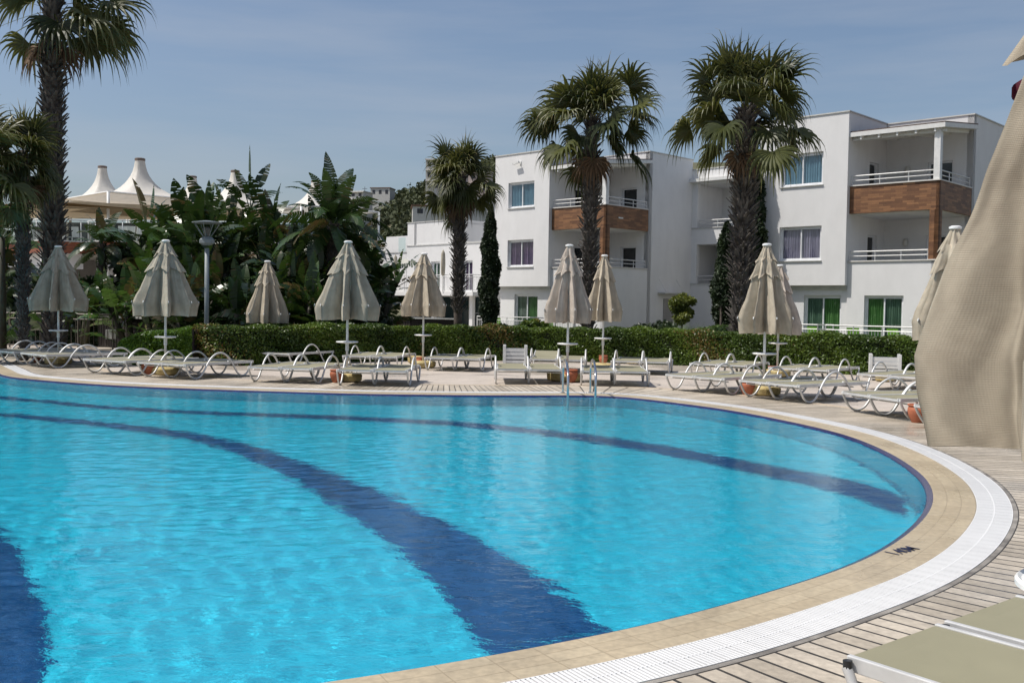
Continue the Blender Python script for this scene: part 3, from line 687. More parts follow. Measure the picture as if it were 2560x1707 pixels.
# ------------------------------------------------------------------ paddle-leaved plants (giant bird of paradise)
def paddle_leaf(base, d0, stalk, Lb, W, rnd, tear=.45, feather=False):
    V = []; Fq = []; sh = []; d = Vector(d0).normalized(); p = Vector(base); up = Vector((0, 0, 1))
    sv = d.cross(up)
    if sv.length < .1: sv = Vector((rnd.uniform(-1, 1), rnd.uniform(-1, 1), 0))
    sv.normalize(); rl = rnd.uniform(-.9, .9); sv = (sv * math.cos(rl) + sv.cross(d) * math.sin(rl)).normalized()
    for k in range(4):
        q = p + d * (stalk / 4); w = .028; m = len(V); V += [p - sv * w, p + sv * w, q + sv * w * .8, q - sv * w * .8]; Fq.append((m, m + 1, m + 2, m + 3)); sh.append(.25)
        p = q; d = (d + Vector((0, 0, -.03))).normalized()
    n = 16 if not feather else 26; tone = rnd.uniform(0, .55); brown = rnd.random() < .09
    for k in range(n):
        t0, t1 = k / n, (k + 1) / n
        def wd(t): return W * (math.sin(PI * min(1, t * .93 + .07) ** .75)) ** .7 if t < 1 else 0
        q = p + d * (Lb / n); nb = sv.cross(d).normalized()
        for sgn in (-1, 1):
            torn = rnd.random() < tear; gap = .80 if torn else 1.0
            if feather: gap = .90
            dr = rnd.uniform(.10, .5) if torn else .16
            if feather: dr = .35 + .25 * rnd.random()
            w0, w1 = wd(t0), wd(t1)
            back = d * ((Lb / n) * (1.6 if feather else .35))
            a0 = p; a1 = p + (q - p) * gap
            e0 = p + sv * sgn * w0 + nb * (w0 * .25) + Vector((0, 0, -dr * w0)) + back
            e1 = p + (q - p) * gap + sv * sgn * w1 + nb * (w1 * .25) + Vector((0, 0, -dr * w1)) + back
            m = len(V); V += [a0, a1, e1, e0]; Fq.append((m, m + 1, m + 2, m + 3) if sgn > 0 else (m + 3, m + 2, m + 1, m))
            s_ = tone + rnd.uniform(-.05, .1);
            if brown: s_ = .75 + rnd.uniform(0, .25)
            elif torn and rnd.random() < .12: s_ = .85
            sh.append(max(0, min(1, s_)))
        p = q; d = (d + Vector((0, 0, -.035 - .05 * t0)) + Vector((rnd.uniform(-1, 1), rnd.uniform(-1, 1), 0)) * .02).normalized()
    return V, Fq, sh
def paddle_plant(x, y, H, label, seed, nl=16, spread=1.0, stems=3, lm=None, name='bird_of_paradise_plant', group='bird of paradise plants in the dark grove', leafL=1.25, leafW=.26, cat='plant', low=0.25):
    rnd = random.Random(seed); root = thing(name, label, cat, (x, y, 0), group=group); V = []; Fq = []; sh = []; mb = MB()
    for s in range(stems):
        sx, sy = rnd.uniform(-.45, .45) * spread, rnd.uniform(-.35, .35) * spread; hh = H * rnd.uniform(.45, .78) if stems > 1 else H * .68
        tip = Vector((sx * 1.5, sy * 1.5, hh)); mb.tube([(sx * .6, sy * .6, 0), (sx, sy, hh * .5), tuple(tip)], .10, 8, .075)
        faz = rnd.uniform(0, PI); per = nl // stems
        for k in range(per):
            sgn = 1 if k % 2 else -1; el = R(88 - (k / per) * 78 + rnd.uniform(-8, 8)); az = faz + (0 if sgn > 0 else PI) + rnd.uniform(-.7, .7)
            d = (math.cos(el) * math.cos(az), math.cos(el) * math.sin(az), math.sin(el))
            st = rnd.uniform(.45, 1.0) * H * .16; b0 = tip - Vector((0, 0, rnd.uniform(0, .5)))
            v, f, s_ = paddle_leaf(b0, d, st, leafL * rnd.uniform(.75, 1.15), leafW * rnd.uniform(.8, 1.15), rnd, .4)
            m = len(V); V += v; Fq += [tuple(a + m for a in q) for q in f]; sh += s_
        # lower leaves from the stem foot keep the stand dense
        for k in range(int(per * low * 2)):
            el = R(rnd.uniform(20, 80)); az = rnd.uniform(0, 2 * PI); b0 = Vector((sx, sy, rnd.uniform(.1, hh * .75)))
            v, f, s_ = paddle_leaf(b0, (math.cos(el) * math.cos(az), math.cos(el) * math.sin(az), math.sin(el)), rnd.uniform(.3, .8), leafL * rnd.uniform(.7, 1.1), leafW, rnd, .45)
            m = len(V); V += v; Fq += [tuple(a + m for a in q) for q in f]; sh += s_
    big_mesh('foliage', [tuple(v) for v in V], Fq, lm or BANAL, root, shade=sh)
    mb.build('stem', STEMM, root, smooth=True); return root
def feather_palm(x, y, H, label, seed, nf=30, Lf=1.7, W=.26, tr=.16, name='feather_palm', group=None, emin=-25):
    rnd = random.Random(seed); root = thing(name, label, 'palm tree', (x, y, 0), group=group); V = []; Fq = []; sh = []
    for k in range(nf):
        t = k / nf; el = R(88 - (88 - emin) * t + rnd.uniform(-6, 6)); az = k * 2.4 + rnd.uniform(-.2, .2)
        v, f, s_ = paddle_leaf(Vector((0, 0, H - .2 * t)), (math.cos(el) * math.cos(az), math.cos(el) * math.sin(az), math.sin(el)), .25, Lf * rnd.uniform(.8, 1.1), W, rnd, .3, feather=True)
        m = len(V); V += v; Fq += [tuple(a + m for a in q) for q in f]; sh += s_
    big_mesh('crown', [tuple(v) for v in V], Fq, BANAL, root, shade=sh)
    mb = MB(); prof = [(tr * (1.15 - .25 * i / 20) * (1 + .1 * (i % 2)), H * i / 20) for i in range(21)]; mb.lathe(prof, 12); mb.build('trunk', TRUNKM, root, smooth=True)
    V = []; Fq = []; z = .2
    while z < H:
        for k in range(9):
            az = 2 * PI * k / 9 + z * 7 + rnd.uniform(-.2, .2); o_ = Vector((math.cos(az), math.sin(az), 0)); tv = Vector((-math.sin(az), math.cos(az), 0)); b0 = o_ * tr * .9 + Vector((0, 0, z))
            tip = b0 + (o_ * rnd.uniform(.3, .8) + Vector((0, 0, 1))).normalized() * rnd.uniform(.12, .28); m = len(V)
            V += [b0 - tv * .045, b0 + tv * .045, tip + tv * .012, tip - tv * .012]; Fq.append((m, m + 1, m + 2, m + 3))
        z += .12
    big_mesh('leaf_bases', [tuple(v) for v in V], Fq, BOOTM, root); return root

# ================================================================== BUILDINGS
def wall(mb, o, du, nrm, u0, u1, z0, z1, th, holes=(), cap=True):
    """wall plate: front face in the plane through o along du; nrm points OUT; thickness goes inward; holes=(ua,ub,za,zb)"""
    o = Vector(o); du = Vector(du).normalized(); nrm = Vector(nrm).normalized()
    us = sorted({u0, u1, *[h[0] for h in holes], *[h[1] for h in holes]}); zs = sorted({z0, z1, *[h[2] for h in holes], *[h[3] for h in holes]})
    us = [u for u in us if u0 <= u <= u1]; zs = [z for z in zs if z0 <= z <= z1]
    def solid(i, j):
        if i < 0 or j < 0 or i >= len(us) - 1 or j >= len(zs) - 1: return False
        uc, zc = (us[i] + us[i + 1]) / 2, (zs[j] + zs[j + 1]) / 2
        return not any(h[0] < uc < h[1] and h[2] < zc < h[3] for h in holes)
    P = lambda u, z, d: tuple(o + du * u + Vector((0, 0, z)) - nrm * d)
    flip = du.cross(Vector((0, 0, 1))).dot(nrm) < 0
    def q(a, b, c, d, uv): mb.quad(*((a, b, c, d) if not flip else (d, c, b, a)), uv if not flip else uv[::-1])
    for i in range(len(us) - 1):
        for j in range(len(zs) - 1):
            if not solid(i, j): continue
            a, b, c, d = us[i], us[i + 1], zs[j], zs[j + 1]
            q(P(a, c, 0), P(b, c, 0), P(b, d, 0), P(a, d, 0), [(a, c), (b, c), (b, d), (a, d)])
            q(P(b, c, th), P(a, c, th), P(a, d, th), P(b, d, th), [(b, c), (a, c), (a, d), (b, d)])
            if not solid(i - 1, j): q(P(a, c, th), P(a, c, 0), P(a, d, 0), P(a, d, th), [(0, c), (th, c), (th, d), (0, d)])
            if not solid(i + 1, j): q(P(b, c, 0), P(b, c, th), P(b, d, th), P(b, d, 0), [(0, c), (th, c), (th, d), (0, d)])
            if not solid(i, j + 1): q(P(a, d, 0), P(b, d, 0), P(b, d, th), P(a, d, th), [(a, 0), (b, 0), (b, th), (a, th)])
            if not solid(i, j - 1): q(P(a, c, th), P(b, c, th), P(b, c, 0), P(a, c, 0), [(a, 0), (b, 0), (b, th), (a, th)])

def curtain_mat(name, c, c2):
    m = mat(name, c, .85, 0, col2=c2, scale=3, coords='Object', trans=.25); return m
BLUEC = curtain_mat('pale blue curtain', (.27, .45, .56), (.22, .39, .50))
PURPC = curtain_mat('lilac curtain', (.46, .41, .55), (.37, .33, .45))
PURPD = curtain_mat('plum curtain', (.34, .23, .38), (.26, .17, .29))
GREENC = curtain_mat('green curtain', (.20, .40, .13), (.14, .31, .09))
GREYC = curtain_mat('grey green curtain', (.22, .34, .24), (.16, .26, .18))

def window(parent, origin, du, nrm, u0, u1, z0, z1, cm1, cm2, rec=.10, door=False, label=None, sill=True):
    """aluminium sliding window set back in its opening: frame, panes, curtains, sill, dark room behind"""
    o = Vector(origin); du = Vector(du).normalized(); nrm = Vector(nrm).normalized(); Z = Vector((0, 0, 1))
    def C(u, z, d): return o + du * u + Z * z - nrm * d
    fr = MB(); w = .055
    def bar(ua, ub, za, zb, d0, d1): fr.obox(C((ua + ub) / 2, (za + zb) / 2, (d0 + d1) / 2), du * (ub - ua) / 2, nrm * (d1 - d0) / 2, Z * (zb - za) / 2)
    bar(u0, u1, z0, z0 + w, rec, rec + .09); bar(u0, u1, z1 - w, z1, rec, rec + .09)
    bar(u0, u0 + w, z0 + w, z1 - w, rec, rec + .09); bar(u1 - w, u1, z0 + w, z1 - w, rec, rec + .09)
    um = (u0 + u1) / 2
    f = fr.build('window' if not door else 'sliding_door', WFRAME, parent)
    for k, (a, b, d) in enumerate(((u0 + w, um + .03, rec + .045), (um - .03, u1 - w, rec + .012))):
        s = MB(); s_w = .05
        for (ua, ub, za, zb) in ((a, b, z0 + w, z0 + w + s_w), (a, b, z1 - w - s_w * 1.3, z1 - w), (a, a + s_w, z0 + w + s_w, z1 - w - s_w * 1.3), (b - s_w, b, z0 + w + s_w, z1 - w - s_w * 1.3)):
            s.obox(C((ua + ub) / 2, (za + zb) / 2, d + .015), du * (ub - ua) / 2, nrm * .014, Z * (zb - za) / 2)
        s.build('sash', WFRAME, f)
        g = MB(); g.quad(*[tuple(C(u, z, d + .015)) for u, z in ((a + s_w, z0 + w + s_w), (b - s_w, z0 + w + s_w), (b - s_w, z1 - w - s_w * 1.3), (a + s_w, z1 - w - s_w * 1.3))])
        g.build('pane', GLASS, f)
    rnd = random.Random(int(abs(u0 * 100 + z0 * 37 + o.x * 13)))
    for (a, b, cm) in ((u0 + .03, um - .02, cm1), (um + .02, u1 - .03, cm2)):
        c = MB(); n = 60; prev = None; ph = rnd.uniform(0, 6)
        for k in range(n + 1):
            u = a + (b - a) * k / n; dd = rec + .10 + .022 * math.sin(k * .85 + ph + .8 * math.sin(k * .21)) + .012 * math.sin(k * 2.3)
            if prev: c.quad(tuple(C(prev[0], z0 + .02, prev[1])), tuple(C(u, z0 + .02, dd)), tuple(C(u, z1 - .02, dd)), tuple(C(prev[0], z1 - .02, prev[1])))
            prev = (u, dd)
        c.build('curtain', cm, f, smooth=True)
    if sill:
        s = MB(); s.obox(C(um, z0 - .022, rec / 2 - .02), du * ((u1 - u0) / 2 + .03), nrm * (rec / 2 + .035), Z * .02); s.build('sill', TRIM, f)
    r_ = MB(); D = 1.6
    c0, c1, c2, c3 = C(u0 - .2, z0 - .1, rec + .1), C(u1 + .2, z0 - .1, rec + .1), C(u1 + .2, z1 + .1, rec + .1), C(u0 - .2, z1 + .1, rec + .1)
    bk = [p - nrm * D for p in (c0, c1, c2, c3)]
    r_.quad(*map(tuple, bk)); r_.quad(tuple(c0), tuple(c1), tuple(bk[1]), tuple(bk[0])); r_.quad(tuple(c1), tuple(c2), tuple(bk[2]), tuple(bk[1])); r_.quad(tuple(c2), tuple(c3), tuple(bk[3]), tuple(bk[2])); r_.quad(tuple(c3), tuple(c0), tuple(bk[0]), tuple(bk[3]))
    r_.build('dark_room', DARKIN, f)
    return f

def rail2(parent, pts, z, h=.36, post_gap=1.15, m=ALU, name='railing'):
    """two-bar aluminium railing along local points"""
    mb = MB(); pts = [Vector((*p, 0)) for p in pts]
    for zz, r_ in ((z + h, .028), (z + h * .5, .020)):
        mb.tube([p + Vector((0, 0, zz)) for p in pts], r_, 8)
    for a, b in zip(pts, pts[1:]):
        n = max(1, round((b - a).length / post_gap))
        for k in range(n + 1):
            p = a.lerp(b, k / n); mb.tube([p + Vector((0, 0, z)), p + Vector((0, 0, z + h))], .018, 6)
    return mb.build(name, m, parent, smooth=True, angle=50)
def bar_fence(mb, a, b, z0, z1, gap=.11, r=.009, top=.025, posts=1.2, mid=None):
    a, b = Vector(a), Vector(b); L_ = (b - a).length
    mb.tube([a + Vector((0, 0, z1)), b + Vector((0, 0, z1))], top, 8); zl = mid if mid else z1 - .14
    mb.tube([a + Vector((0, 0, zl)), b + Vector((0, 0, zl))], top * .7, 6); mb.tube([a + Vector((0, 0, z0 + .08)), b + Vector((0, 0, z0 + .08))], top * .7, 6)
    for k in range(int(L_ / gap)):
        p = a.lerp(b, (k + .5) * gap / L_); mb.tube([p + Vector((0, 0, z0 + .08)), p + Vector((0, 0, zl))], r, 5)
    n = max(1, round(L_ / posts))
    for k in range(n + 1):
        p = a.lerp(b, k / n); mb.tube([p + Vector((0, 0, z0)), p + Vector((0, 0, z1))], top * .95, 6)

a_, c_, d_, ub, bu, bv = 3.912, 3.625, 7.413, 3.527, 3.515, .23
ZR, ZB, BT, BB, S2 = 9.485, 2.62, 6.597, 5.473, 3.597
WL, WR, W1T, W1B, W2T, W2B = -2.914, -1.046, 8.03, 6.70, 5.04, 3.638
X_, Y_ = (1, 0, 0), (0, 1, 0)
def hotel(name, label, x, y, yaw, kind, cur):
    root = thing(name, label, 'building', (x, y, 0), -yaw)
    w = MB(); wins = [(WL, WR, W1B, W1T), (WL, WR, W2B, W2T)]
    wall(w, (0, 0, 0), X_, (0, -1, 0), -a_, 0, ZB, ZR, .25, wins)                       # projecting upper box, front
    w.box(-a_ + .0, 0, .25, 9.5, ZB, ZB + .2)
    wall(w, (0, .25, 0), Y_, (1, 0, 0), 0, c_ - .25, ZB, ZR, .25, [(1.75, 2.65, BT - .95, BT + 1.15), (1.75, 2.65, S2 - .95, S2 + 1.15)])
    wall(w, (-a_, .25, 0), Y_, (-1, 0, 0), 0, 9.2, ZB, ZR, .25)
    # right wing: back wall of the balconies and side wall
    wall(w, (0, c_, 0), X_, (0, -1, 0), 0, ub, 0, ZR, .25, [(1.75, 2.75, BT - .95, BT + 1.15), (1.75, 2.75, S2 - .95, S2 + 1.15)])
    wall(w, (ub, c_ + .25, 0), Y_, (1, 0, 0), 0, 11.0 if kind == 'R' else d_ - c_ - .25, 0, ZR, .25)
    wall(w, (ub, c_, 0), Y_, (1, 0, 0), 0, .25, 0, ZR, .25)
    w.build('wall', STUCCO, root)
    # ground floor
    g = MB(); gd = [(-2.66, -.98, .12, 2.22)] if kind == 'C' else [(-1.9, -.27, .12, 2.22)]
    wall(g, (0, .32, 0), X_, (0, -1, 0), -a_ + .2, 0, 0, ZB, .22, gd)
    wall(g, (-a_ + .2, .54, 0), Y_, (-1, 0, 0), 0, 9, 0, ZB, .22)
    hb = [(.72, 2.28, .12, 2.22)] if kind == 'R' else []
    wall(g, (0, bv, 0), X_, (0, -1, 0), 0, bu - .001, 0, S2 - .06, .22, hb)
    wall(g, (bu, bv + .22, 0), Y_, (1, 0, 0), 0, c_ - bv - .22, 0, S2 - .06, .22); wall(g, (bu, bv, 0), Y_, (1, 0, 0), 0, .22, 0, S2 - .06, .22)
    g.build('ground_floor_wall', STUCCO, root)
    t = MB(); t.box(-a_ + .12, -.02, .20, .33, ZB - .14, ZB - .003); t.build('box_moulding', TRIM, root)
    # parapet caps
    t = MB(); e = .04
    t.box(-a_ - e, .0 + e, -e, .25 + e, ZR, ZR + .05); t.box(-.25 - e, e, .25 + e, c_ - e, ZR, ZR + .05); t.box(-a_ - e, -a_ + .25 + e, .25 + e, 9.5, ZR, ZR + .05)
    t.box(-.25 - e, ub + e, c_ - e, c_ + .25 + e, ZR, ZR + .05); t.box(ub - .25 - e, ub + e, c_ + .25 + e, (14.6 if kind == 'R' else d_), ZR, ZR + .05)
    t.build('parapet_cap', TRIM, root)
    r_ = MB(); r_.box(-a_ + .25, -.25, .25, 9, ZR - .9, ZR - .75); r_.box(-.25, ub - .25, c_ + .25, 9, ZR - .9, ZR - .75); r_.build('flat_roof', TRIM, root)
    # floors of the balconies
    for (e_, zz) in ((.12, BT), (.22, S2)): f = MB(); f.box(.003, bu - e_, bv + e_, c_ - .003, zz - 1.15, zz - .95); f.build('balcony_floor', STUC2, root)
    # wood-faced parapet of the upper balcony
    b = MB(); wall(b, (0, bv, 0), X_, (0, -1, 0), .004, bu, BB, BT - .05, .12); wall(b, (bu, bv + .12, 0), Y_, (1, 0, 0), 0, c_ - bv - .124, BB, BT - .05, .12); wall(b, (bu, bv, 0), Y_, (1, 0, 0), 0, .12, BB, BT - .05, .12)
    b.build('wood_parapet', WOODB, root)
    b = MB(); k0, k1 = S2 - .003, BB - .003
    wall(b, (0, bv - .004, 0), X_, (0, -1, 0), bu - .34, bu + .004, k0, k1, .16); wall(b, (bu + .004, bv - .004, 0), Y_, (1, 0, 0), 0.16, .34, k0, k1, .16); wall(b, (bu + .004, bv - .004, 0), Y_, (1, 0, 0), 0, .16, k0, k1, .16)
    b.build('wood_pillar', WOODB, root)
    for zz in (BT, S2):
        s = MB(); s.box(.004, bu + .04, bv - .05, bv + .2, zz - .05, zz); s.box(bu - .18, bu + .04, bv + .2, c_ - .004, zz - .05, zz)
        s.build('balcony_coping', mat('light stone coping', (.66, .64, .60), .6, 0, var=.12), root)
    p = MB(); p.box(bu - .24, bu - .01, bv + .0, bv + .23, BT, 8.62); p.build('white_pillar', WHITEP, root)
    # sloping canopy roof over the upper balcony
    c = MB(); y0, y1, x1 = bv - .16, c_ - .004, bu + .2
    zf, zb_ = 8.66, 9.06
    def slab(x0_, x1_, ya, yb, za, zb2, th): c.mat = c.mat; c.poly([(x0_, ya, za), (x1_, ya, za), (x1_, yb, zb2), (x0_, yb, zb2)]); c.poly([(x0_, ya, za - th), (x0_, yb, zb2 - th), (x1_, yb, zb2 - th), (x1_, ya, za - th)]); \
        c.poly([(x0_, ya, za - th), (x1_, ya, za - th), (x1_, ya, za), (x0_, ya, za)]); c.poly([(x1_, ya, za - th), (x1_, yb, zb2 - th), (x1_, yb, zb2), (x1_, ya, za)]); c.poly([(x0_, ya, za - th), (x0_, ya, za), (x0_, yb, zb2), (x0_, yb, zb2 - th)])
    slab(.004, x1, y0, y1, zf, zb_, .17); cn = c.build('canopy', WWOOD, root)
    c = MB(); slab(.03, x1 - .03, y0 + .05, y1, zf + .055, zb_ + .05, .045); c.build('roof_tiles', mat('brown roof tiles', (.10, .065, .055), .8, 0, var=.4, scale=6), cn)
    c = MB()
    for k in range(5): xx = .45 + k * .72; c.obox((xx, (y0 + y1) / 2, (zf + zb_) / 2 - .235), (.035, 0, 0), (0, (y1 - y0) / 2 - .04, (zb_ - zf) / 2), (0, 0, .06))
    c.obox((x1 / 2, y0 + .3, zf - .24), (x1 / 2 - .05, 0, 0), (0, .05, 0), (0, 0, .055)); c.build('rafter', WWOOD, cn)
    rail2(root, [(.06, bv + .06), (bu - .07, bv + .06), (bu - .07, c_ - .1)], BT)
    rail2(root, [(.06, bv + .06), (bu - .38, bv + .06)], S2); rail2(root, [(bu - .07, bv + .4), (bu - .07, c_ - .1)], S2)
    # balcony doors (dark glass in white frames)
    for zz in (BT - .95, S2 - .95):
        for (o, du, nr) in (((0, c_, 0), Vector(X_), Vector((0, -1, 0))), ((0, .25, 0), Vector(Y_), Vector((1, 0, 0)))):
            u0 = 1.75; u1 = 2.75 if nr.x == 0 else 2.65; o = Vector(o); m = MB()
            for ua, ub_, za, zb2 in ((u0, u0 + .07, zz, zz + 2.1), (u1 - .07, u1, zz, zz + 2.1), (u0 + .07, u1 - .07, zz + 2.03, zz + 2.1), (u0 + .07, u1 - .07, zz, zz + .06)):
                m.obox(o + du * (ua + ub_) / 2 + Vector((0, 0, (za + zb2) / 2)) - nr * .15, du * (ub_ - ua) / 2, nr * .04, Vector((0, 0, (zb2 - za) / 2)))
            dr = m.build('balcony_door', WFRAME, root); m = MB(); q = [o + du * uu - nr * .17 + Vector((0, 0, zz_)) for uu, zz_ in ((u0 + .07, zz + .06), (u1 - .07, zz + .06), (u1 - .07, zz + 2.03), (u0 + .07, zz + 2.03))]
            m.quad(*map(tuple, q)); m.build('pane', DARKDOOR, dr)
            m = MB(); q = [o + du * uu - nr * .26 + Vector((0, 0, zz_)) for uu, zz_ in ((u0 - .1, zz - .1), (u1 + .1, zz - .1), (u1 + .1, zz + 2.2), (u0 - .1, zz + 2.2))]; m.quad(*map(tuple, q)); m.build('dark_backing', DARKIN, dr)
    lampm = mat('frosted lamp glass', (.62, .60, .55), .4)
    for zz in (BT, S2):
        m = MB(); m.lathe([(.0, -.16), (.09, -.15), (.11, -.05), (.11, .05), (.09, .15), (0, .16)], 12, (.95, c_ - .1, zz + .88)); m.build('wall_lamp', lampm, root, smooth=True)
    window(root, (0, 0, 0), X_, (0, -1, 0), WL, WR, W1B, W1T, cur[0], cur[0]); window(root, (0, 0, 0), X_, (0, -1, 0), WL, WR, W2B, W2T, cur[1], cur[1])
    g0 = gd[0]; window(root, (0, .32, 0), X_, (0, -1, 0), g0[0], g0[1], g0[2], g0[3], GREYC, GREENC, door=True, sill=False)
    for h in hb: window(root, (0, bv, 0), X_, (0, -1, 0), h[0], h[1], h[2], h[3], GREENC, GREYC, door=True, sill=False)
    return root

hc = hotel('hotel_building', 'white three-storey hotel block in the centre behind a fan palm, wood-faced corner balcony', 1.762, 50.506, .7795, 'C', (BLUEC, PURPD))
hr = hotel('hotel_building', 'large white hotel block at the right edge with blue and lilac curtained windows', 13.225, 39.757, .7601, 'R', (BLUEC, PURPC))
# stepped wing at the back of the central block
m = MB(); y0 = d_; zt = 8.95; x0 = ub + .003
wall(m, (x0, y0, 0), X_, (0, -1, 0), 0, 3.3, 0, zt, .25, [(.35, 2.75, 5.9, 8.2), (.35, 2.45, 2.95, 5.0)])
wall(m, (x0 + 3.3, y0 + .25, 0), Y_, (1, 0, 0), 0, 5, 0, zt, .25, [(.2, 2.2, 5.9, 8.2)])
m.box(x0, x0 + 3.3, y0 + 2.6, y0 + 2.8, 0, zt); m.box(x0 + .25, x0 + 3.05, y0 + .25, y0 + 2.6, 5.0, 5.2); m.box(x0 + .25, x0 + 3.05, y0 + .25, y0 + 2.6, 8.2, 8.3)
m.box(x0 + .25, x0 + 3.05, y0 + .25, y0 + 2.6, 2.2, 2.4); m.box(x0, x0 + .2, y0 + .25, y0 + 2.6, 0, zt); m.box(x0 + .2, x0 + 3.05, y0 + .25, y0 + 2.6, zt - .4, zt - .3)
wg = m.build('side_wing_wall', STUCCO, hc)
m = MB(); m.box(x0 - .12, x0 + 3.45, y0 - .35, y0 + .1, 8.28, 8.44); m.build('side_canopy', WWOOD, wg)
m = MB(); m.box(x0 - .04, x0 + 3.34, y0 - .05, y0 + .05, 5.9 - .05, 5.903); m.box(x0 - .04, x0 + 3.34, y0 - .05, y0 + .05, 2.9, 2.953); m.build('balcony_coping', TRIM, wg)
m = MB(); m.box(x0 - .04, x0 + 3.34, y0 - .04, y0 + .29, zt, zt + .05); m.build('parapet_cap', TRIM, wg)
for zz, xe in ((5.9, 2.75), (2.95, 2.45)): rail2(wg, [(x0 + .38, y0 + .12), (x0 + xe - .03, y0 + .12)], zz, .38)
for zz in (5.2, 2.4):
    m = MB(); m.box(x0 + 1.6, x0 + 2.35, y0 + 2.55, y0 + 2.597, zz, zz + 2.0); dr = m.build('balcony_door', WFRAME, wg); m = MB(); m.box(x0 + 1.68, x0 + 2.27, y0 + 2.53, y0 + 2.549, zz + .05, zz + 1.92); m.build('pane', DARKDOOR, dr)
m = MB(); m.box(ub + .004, ub + .5, d_ - 2.9, d_ - 1.2, 2.35, 2.42); o = m.build('porch_canopy', TRIM, hc); m = MB()
for yy in (d_ - 2.8, d_ - 1.3): m.tube([(ub + .01, yy, 3.1), (ub + .48, yy, 2.42)], .012, 5)
m.build('stay_rod', ALU, o)
m = MB(); m.box(ub + .004, ub + .03, d_ - 2.4, d_ - 1.55, .05, 2.1); m.build('side_door', mat('grey door', (.30, .29, .28), .6), hc)
# vents and lights on the walls (parts of the building)
m = MB(); m.box(bu + .002, bu + .03, 1.2, 1.55, 5.95, 6.02); m.build('wall_vent', WHITEP, hc)
m = MB(); m.obox((x0 + 2.85, y0 - .08, 4.6), (.09, 0, 0), (0, .07, .02), (0, 0, .16)); m.build('floodlight', mat('grey lamp housing', (.35, .34, .32), .5), wg)
m = MB(); m.obox((x0 + 2.0, y0 - .08, 1.75 + .2), (.12, 0, 0), (0, .07, .02), (0, 0, .08)); m.build('floodlight', MATS['grey lamp housing'], wg)

def local(root, p):   # local point of a building -> world
    c, s = math.cos(root.rotation_euler.z), math.sin(root.rotation_euler.z); return (root.location.x + p[0] * c - p[1] * s, root.location.y + p[0] * s + p[1] * c, p[2])
# security camera on the central block's box
t = thing('security_camera', 'white security camera on an arm on the upper wall of the central hotel block', 'camera', local(hc, (-2.05, 0, 9.0)), hc.rotation_euler.z)
m = MB(); m.box(-.06, .06, -.03, 0, -.09, .09); m.tube([(0, -.03, 0), (0, -.18, .02)], .02, 6); m.build('bracket', WHITEP, t)
m = MB(); m.obox((-.14, -.2, .0), (.2, 0, .03), (0, .05, 0), (-.01, 0, .05)); m.build('housing', WHITEP, t); m = MB(); m.obox((-.345, -.2, -.03), (.012, 0, 0), (0, .045, 0), (0, 0, .045)); m.build('lens', BLACKP, t)

# ground terrace railings, chairs
def terrace_rail(root, label, pts, group='terrace railings by the hotel rooms'):
    t = thing('terrace_railing', label, 'railing', local(root, (pts[0][0], pts[0][1], 0)), root.rotation_euler.z, group)
    m = MB(); o = Vector((*pts[0], 0))
    for a, b in zip(pts, pts[1:]): bar_fence(m, Vector((*a, 0)) - o, Vector((*b, 0)) - o, .02, 1.03, gap=.12, r=.010, top=.026, mid=.86)
    m.build('bars', ALU, t, smooth=True, angle=50); return t
terrace_rail(hr, 'silver terrace railing before the right hotel block, under its wide green-curtained door', [(-.1, -1.35), (3.3, -1.35), (3.3, 0)])
terrace_rail(hr, 'silver terrace railing before the right hotel block, behind the pair of closed parasols', [(-3.9, -1.1), (-.55, -1.1), (-.55, .25)])
terrace_rail(hc, 'silver terrace railing before the ground floor of the central hotel block', [(-3.95, -1.15), (1.6, -1.15), (1.6, .2)])
LIMEG = mat('lime green chair cloth', (.28, .62, .07), .8, trans=.2)
def green_chair(root, p, rz, label, first=[None]):
    loc = local(root, p)
    if first[0]: return dup(first[0], loc, rz, label)
    t = thing('garden_chair', label, 'chair', loc, rz, 'lime green chairs on the hotel terraces')
    m = MB(); m.box(-.24, .24, -.22, .22, .40, .44); m.build('seat', LIMEG, t)
    m = MB(); m.obox((0, .26, .68), (.24, 0, 0), (0, .012, 0), (0, .07, .26)); m.build('backrest', LIMEG, t)
    for sx in (-1, 1):
        for sy in (-1, 1): m = MB(); m.tube([(sx * .23, sy * .2, 0), (sx * .21, sy * .2, .42)], .014, 6); m.build('leg', ALU, t)
    first[0] = t; return t
green_chair(hc, (-2.9, -.5, .01), 2.6, 'lime green terrace chair left of the bush at the central hotel block')
green_chair(hc, (.9, -.5, .01), 2.3, 'lime green terrace chair between the two middle parasols')
green_chair(hr, (-.95, -.4, .01), 2.3, 'lime green terrace chair showing right of the paired parasols')
green_chair(hr, (.75, -.55, .01), 2.5, 'lime green chair at the left end of the wide green-curtained door')
green_chair(hr, (2.4, -.55, .01), 2.2, 'lime green chair at the right end of the wide green-curtained door')

